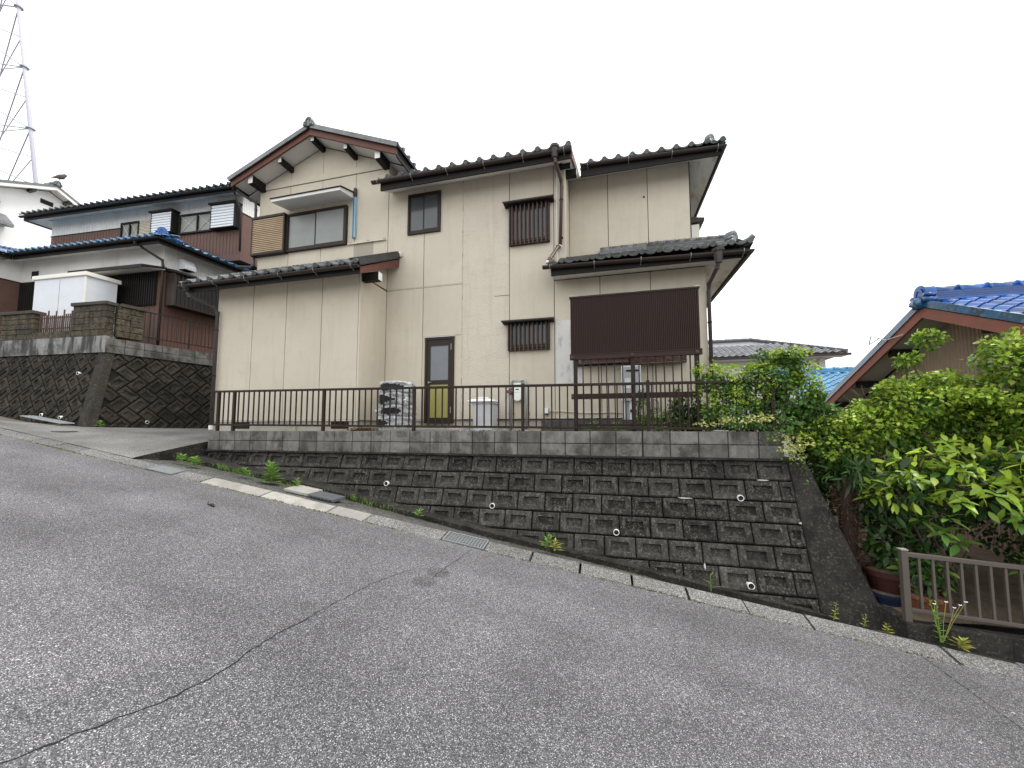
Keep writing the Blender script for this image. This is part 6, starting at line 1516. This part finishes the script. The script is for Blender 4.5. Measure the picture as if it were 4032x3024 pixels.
foliage('young_foliage', [((3.7, 5.75, 1.45), (.4, .3, .2)), ((4.3, 5.6, 1.55), (.45, .3, .22)), ((4.85, 5.7, 1.4), (.4, .3, .25)), ((3.45, 5.75, 1.15), (.3, .25, .2)), ((4.2, 5.45, 1.2), (.5, .2, .2))], 520, .16, 'leaf_young', bpy.data.objects['large_leaved_shrub'], ratio=.2, droop=.2, shell=.4)
# tall citrus-like shrub behind
def tree(name, base, label, clumps, ny, nd, size, ends, m1='leaf_young', m2='leaf_mid', cat='tree', ratio=.36):
    t = empty(name, base, label, cat)
    stems('trunk', base, ends, .035, .008, 'bark', t, .09, 8)
    foliage('crown', clumps, nd, size, m2, t, ratio=ratio, droop=.25)
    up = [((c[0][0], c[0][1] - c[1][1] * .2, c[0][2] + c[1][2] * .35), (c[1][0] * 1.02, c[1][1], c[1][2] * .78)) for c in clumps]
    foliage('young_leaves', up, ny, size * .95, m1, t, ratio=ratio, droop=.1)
    return t
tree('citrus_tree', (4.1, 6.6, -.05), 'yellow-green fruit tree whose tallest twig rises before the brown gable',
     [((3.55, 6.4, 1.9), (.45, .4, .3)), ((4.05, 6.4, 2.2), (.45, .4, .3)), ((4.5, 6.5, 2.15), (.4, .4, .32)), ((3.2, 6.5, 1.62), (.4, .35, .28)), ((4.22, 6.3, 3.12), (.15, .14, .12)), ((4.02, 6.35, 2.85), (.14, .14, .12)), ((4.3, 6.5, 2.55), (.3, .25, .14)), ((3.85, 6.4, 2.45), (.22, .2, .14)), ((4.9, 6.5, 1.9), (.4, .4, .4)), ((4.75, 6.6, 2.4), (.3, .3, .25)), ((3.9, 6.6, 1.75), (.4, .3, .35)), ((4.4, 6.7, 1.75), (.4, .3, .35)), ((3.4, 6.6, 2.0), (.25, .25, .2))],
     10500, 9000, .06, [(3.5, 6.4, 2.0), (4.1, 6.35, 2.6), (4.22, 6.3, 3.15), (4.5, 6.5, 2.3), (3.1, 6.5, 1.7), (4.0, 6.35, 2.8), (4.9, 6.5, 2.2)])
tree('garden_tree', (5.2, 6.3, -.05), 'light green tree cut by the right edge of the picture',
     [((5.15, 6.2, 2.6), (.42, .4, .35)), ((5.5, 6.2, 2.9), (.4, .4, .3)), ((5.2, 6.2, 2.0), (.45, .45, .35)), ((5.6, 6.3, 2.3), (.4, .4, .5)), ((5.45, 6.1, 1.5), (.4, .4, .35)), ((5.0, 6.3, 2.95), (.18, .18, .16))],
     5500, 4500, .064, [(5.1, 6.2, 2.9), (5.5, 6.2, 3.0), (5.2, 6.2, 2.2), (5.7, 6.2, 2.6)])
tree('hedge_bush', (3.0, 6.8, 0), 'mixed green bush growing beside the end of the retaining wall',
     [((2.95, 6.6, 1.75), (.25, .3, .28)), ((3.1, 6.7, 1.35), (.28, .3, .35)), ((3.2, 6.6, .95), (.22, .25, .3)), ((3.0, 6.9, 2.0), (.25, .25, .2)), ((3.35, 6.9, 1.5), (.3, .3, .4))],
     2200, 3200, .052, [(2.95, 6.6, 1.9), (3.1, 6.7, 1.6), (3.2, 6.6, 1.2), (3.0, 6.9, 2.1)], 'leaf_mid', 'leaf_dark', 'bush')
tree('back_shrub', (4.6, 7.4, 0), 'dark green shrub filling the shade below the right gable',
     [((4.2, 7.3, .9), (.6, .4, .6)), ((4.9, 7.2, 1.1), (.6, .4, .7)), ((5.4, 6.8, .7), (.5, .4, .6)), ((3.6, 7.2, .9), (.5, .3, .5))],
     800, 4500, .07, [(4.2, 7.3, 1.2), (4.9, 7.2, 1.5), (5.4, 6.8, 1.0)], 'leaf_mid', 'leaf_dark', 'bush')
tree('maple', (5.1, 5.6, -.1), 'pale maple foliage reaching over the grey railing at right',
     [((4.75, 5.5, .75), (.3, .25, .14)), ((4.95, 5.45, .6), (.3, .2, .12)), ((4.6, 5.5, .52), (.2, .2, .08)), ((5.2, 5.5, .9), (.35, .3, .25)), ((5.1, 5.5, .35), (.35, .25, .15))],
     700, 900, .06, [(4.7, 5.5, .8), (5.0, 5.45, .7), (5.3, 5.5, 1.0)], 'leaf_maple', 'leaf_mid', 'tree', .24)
# bare dead twigs
tw_ = empty('dry_twigs', (3.9, 6.7, 1.9), 'bare dry twigs sticking out left of the citrus tree', 'twigs')
mb = MB()
for _ in range(16):
    p = Vector((3.95, 6.6, 2.1)); d = Vector((random.uniform(-1, -.25), random.uniform(-.2, .2), random.uniform(-.1, .55))).normalized(); pts = [p]
    for k in range(5): d = (d + Vector((random.gauss(0, .22), random.gauss(0, .2), random.gauss(0, .2)))).normalized(); p = p + d * random.uniform(.08, .18); pts.append(p)
    mb.tube(pts, [.01, .008, .006, .005, .004, .003], 5)
mb.build('twig', 'twig', tw_)
# palm stump with hanging fibres
pl_ = empty('palm_trunk', (3.06, 6.05, -.1), 'shaggy brown palm trunk standing beside the wall end', 'palm')
MB().tube([(3.06, 6.05, -.2), (3.05, 6.05, .4), (3.06, 6.04, .8), (3.07, 6.03, 1.25)], [.08, .1, .09, .06], 10).build('trunk', 'palm_bark', pl_, smooth=True)
n = 500
th = rng.uniform(0, 6.28, n); zz = rng.uniform(.0, 1.25, n)
P_ = np.stack([3.06 + .08 * np.cos(th), 6.05 + .08 * np.sin(th), zz], 1); D_ = np.stack([np.cos(th), np.sin(th), rng.normal(-.2, 1.0, n)], 1)
leafobj('fibres', leafmesh('fibres', P_, D_, rng.normal(size=(n, 3)), rng.uniform(.06, .16, n), rng.uniform(.004, .009, n)), 'palm_fibre', pl_)
foliage('palm_leaves', [((3.08, 6.02, 1.35), (.22, .22, .12))], 120, .22, 'leaf_dark', pl_, ratio=.08)
# flower pots
def pot(x, y, z, r, h, m, label, plant=False, tilt=0.0):
    p = empty('flower_pot', (x, y, z), label, 'flower pot')
    pr = [(r * .68, 0), (r * .92, h * .8), (r * 1.02, h * .82), (r * 1.04, h), (r * .92, h), (r * .88, h * .85), (r * .3, h * .84)]
    MB().lathe(pr, (x, y, z), 24).build('pot', m, p, smooth=False)
    MB().lathe([(r * .87, 0), (r * .87, .01)], (x, y, z + h * .86), 20).build('soil', 'earth', p)
    return p
pot(3.5, 5.5, -.2, .2, .27, 'terracotta', 'round terracotta pot behind the grey railing')
pot(3.32, 5.78, -.12, .24, .34, 'maroon_pot', 'maroon glazed pot behind the terracotta pot')
pot(3.2, 5.62, -.2, .16, .2, 'blue_pot', 'dark blue pot beside the railing end post')
pp = []
for _ in range(9): pp.append(((random.uniform(3.25, 3.7), random.uniform(5.35, 5.7), random.uniform(.12, .42)), 6, False))
aucuba('potted_shrub', (3.5, 5.5, .02), pp, 160, 'small broad-leaved shrub growing behind the grey railing posts', [((3.5, 5.55, .25), (.22, .18, .16))], .14)

# ------------------------------------------------------------------ weeds along the street
def rosette_weed(x, y, z, h, nl, label, m='weed_green', ls=.1, flowers=0, wr=.17):
    wd = empty('weed', (x, y, z), label, 'weed', 'weeds along the wall foot')
    ns_ = random.choice((2, 3)) if nl > 24 else 1
    P_, D_, S_ = [], [], []; mb = MB()
    for q in range(ns_):
        lean = Vector((random.gauss(0, .16), random.gauss(-.05, .12), 1)).normalized(); hh = h * random.uniform(.8, 1.05)
        b = Vector((x + random.gauss(0, .015), y, z))
        mb.tube([b, b + lean * hh], [.006, .003], 5)
        for k in range(nl // ns_):
            t = (k + 1) / (nl // ns_); a = 2.4 * k + q
            P_.append(b + lean * hh * t); D_.append((math.cos(a), math.sin(a), .15 + .7 * t)); S_.append(ls * (1.15 - .55 * t) * random.uniform(.8, 1.15))
    mb.build('stem', 'weed_green', wd)
    n = len(P_); S_ = np.array(S_)
    leafobj('leaves', leafmesh('leaves', P_, D_, np.tile((0, 0, 1.0), (n, 1)) + rng.normal(size=(n, 3)) * .15, S_, S_ * wr), m, wd)
    for k in range(flowers):
        f = Vector((x + random.gauss(0, .1), y + random.gauss(0, .04), z + h * random.uniform(.8, 1.1)))
        MB().tube([(x, y, z), f.lerp(Vector((x, y, z)), .5) + Vector((random.gauss(0, .02), 0, 0)), f], .003, 4).build('flower_stem', 'weed_yellow', wd)
        fl = MB()
        for a in range(5): fl.add([f, f + Vector((math.cos(a * 1.256) * .016 + .006, math.sin(a * 1.256) * .01, .006)), f + Vector((math.cos(a * 1.256 + .6) * .018, math.sin(a * 1.256 + .6) * .012, .01))], [(0, 1, 2)])
        fl.build('flower', 'petal', wd)
    return wd
def vz(x): return road_z(x) + .025
rosette_weed(-7.75, 5.45, vz(-7.75) - .01, .17, 26, 'leafy weed at the driveway edge, leftmost of two together', ls=.13)
rosette_weed(-7.38, 5.42, vz(-7.38) - .01, .2, 34, 'bushy weed beside the driveway edge, right one of two together', ls=.14)
rosette_weed(-6.3, 5.5, vz(-6.3), .17, 24, 'small spreading weed left of the tall upright weed', ls=.12)
rosette_weed(-5.66, 5.45, vz(-5.66), .34, 66, 'tall dense upright weed, biggest along the wall foot', ls=.2)
rosette_weed(-5.12, 5.42, vz(-5.12), .15, 20, 'short weed beside the pale concrete lid', ls=.11)
rosette_weed(-2.84, 5.42, vz(-2.84), .09, 12, 'low star-shaped weed above the drain grating', ls=.12)
rosette_weed(-.86, 5.3, vz(-.86), .19, 26, 'bright weed at the kerb under the middle weep pipe', ls=.11)
rosette_weed(-.72, 5.28, vz(-.72), .14, 20, 'yellowish grassy weed next to the bright kerb weed', 'weed_yellow', .13)
rosette_weed(-4.05, 5.5, vz(-4.05), .1, 14, 'tiny weed right of the dark drain lid', ls=.07)
rosette_weed(2.42, 5.1, road_z(2.42) + .03, .2, 16, 'thin yellow-green weed before the wall end', 'weed_yellow', .05, 0)
rosette_weed(2.65, 5.08, road_z(2.65) + .03, .15, 12, 'single stalk weed with a yellow tip at the wall end', 'weed_yellow', .04, 0)
rosette_weed(2.9, 5.07, road_z(2.9) + .03, .12, 16, 'pale tuft weed where the wall end meets the kerb', 'weed_yellow', .06, 0)
rosette_weed(3.32, 5.04, -.26, .42, 40, 'tall weed with tiny white flowers before the grey railing', 'weed_green', .06, 5)
rosette_weed(3.42, 5.02, -.29, .1, 22, 'bright yellow-green rosette weed below the flowering weed', 'weed_yellow', .1)
rosette_weed(1.15, 5.12, road_z(1.15) + .02, .2, 5, 'few thin grass blades at the foot of the dark wall', 'weed_yellow', .16, 0, .035)
rosette_weed(-.95, 6.38, YARD, .09, 16, 'small bright weed at the block wall edge below the railing', ls=.08)
rosette_weed(-.2, 6.6, YARD, .16, 30, 'leafy weed behind the railing under the left blind', ls=.13)
rosette_weed(.15, 6.6, YARD, .14, 26, 'leafy weed behind the railing under the water heater', ls=.12)
rosette_weed(-11.9, 6.5, 2.0, .13, 24, 'green weed at the slanted wall corner on the driveway', ls=.12)
rosette_weed(-6.1, 6.42, YARD, .1, 16, 'tiny weed between the railing bars below the left bay', ls=.08)
# grass tufts along the verge
P_ = []; 
for _ in range(420):
    c_ = random.choice(((-6.95, .18), (-6.7, .2), (-7.9, .25), (-6.4, .2), (-4.0, .3), (-3.6, .3), (-5.3, .2)))
    x = random.gauss(c_[0], c_[1]); P_.append((x, foot_y(x) - .12 - abs(random.gauss(0, .1)), vz(x) - .01))
n = len(P_); D_ = rng.normal(size=(n, 3)) * .35; D_[:, 2] += 1
S_ = rng.uniform(.03, .12, n)
leafobj('verge_grass', leafmesh('verge_grass', P_, D_, rng.normal(size=(n, 3)), S_, S_ * .05), 'leaf_mid')
tag(bpy.data.objects['verge_grass'], 'short grass growing in patches on the strip behind the kerb', 'grass', kind='stuff')

# covers and litter on the strip and road
def lid(name, x0, x1, y0, y1, m, label, slots=False):
    r_ = empty(name, ((x0 + x1) / 2, (y0 + y1) / 2, vz(x0)), label, 'drain lid')
    MB().obox((x0, y0, vz(x0) + .0), (x1 - x0, 0, -GR * (x1 - x0)), (0, y1 - y0, .01), (0, 0, .045)).build('lid', m, r_, bevel=.006)
    if slots:
        for k in range(6): MB().obox((x0 + .05 + .07 * k, y0 - .003, vz(x0 + .05 + .07 * k) + .01), (.045, 0, -GR * .045), (0, .01, 0), (0, 0, .015)).build('slot', 'void', r_)
lid('concrete_lid', -5.12, -4.66, 5.16, 5.5, 'kerb_pale', 'pale concrete lid on the strip behind the kerb')
lid('slotted_lid', -4.72 + .08, -4.16, 5.14, 5.42, 'lid_dark', 'dark slotted drain lid beside the pale concrete lid', True)
db_ = MB().tube([(-5.18, 4.0, road_z(-5.18) + .015), (-5.14, 4.02, road_z(-5.14) + .02), (-5.08, 4.0, road_z(-5.08) + .012)], [.006, .02, .012], 6).tube([(-5.17, 3.99, road_z(-5.17) + .02), (-5.19, 4.01, road_z(-5.19) + .045)], .005, 4).build('litter', 'debris', smooth=True)
tag(db_, 'small black scrap lying on the asphalt at left', 'litter')

# grit washed against the kerb and a few pale bits on the road
gb = MB()
for _ in range(420):
    x = random.uniform(-12.5, 5.0); y = 4.72 - abs(random.gauss(0, .05)) if random.random() < .8 else random.uniform(2.5, 4.6); r = random.uniform(.003, .009) * (1.6 if y < 4.4 else 1)
    z = road_z(x) + .001
    gb.add([(x + r, y, z + r * .4), (x, y + r, z + r * .3), (x - r, y, z + r * .4), (x, y - r, z + r * .3), (x, y, z + r)], [(0, 1, 4), (1, 2, 4), (2, 3, 4), (3, 0, 4)])
tag(gb.build('road_grit', 'pebble'), 'scattered grit and small stones along the kerb edge', 'grit', kind='stuff')
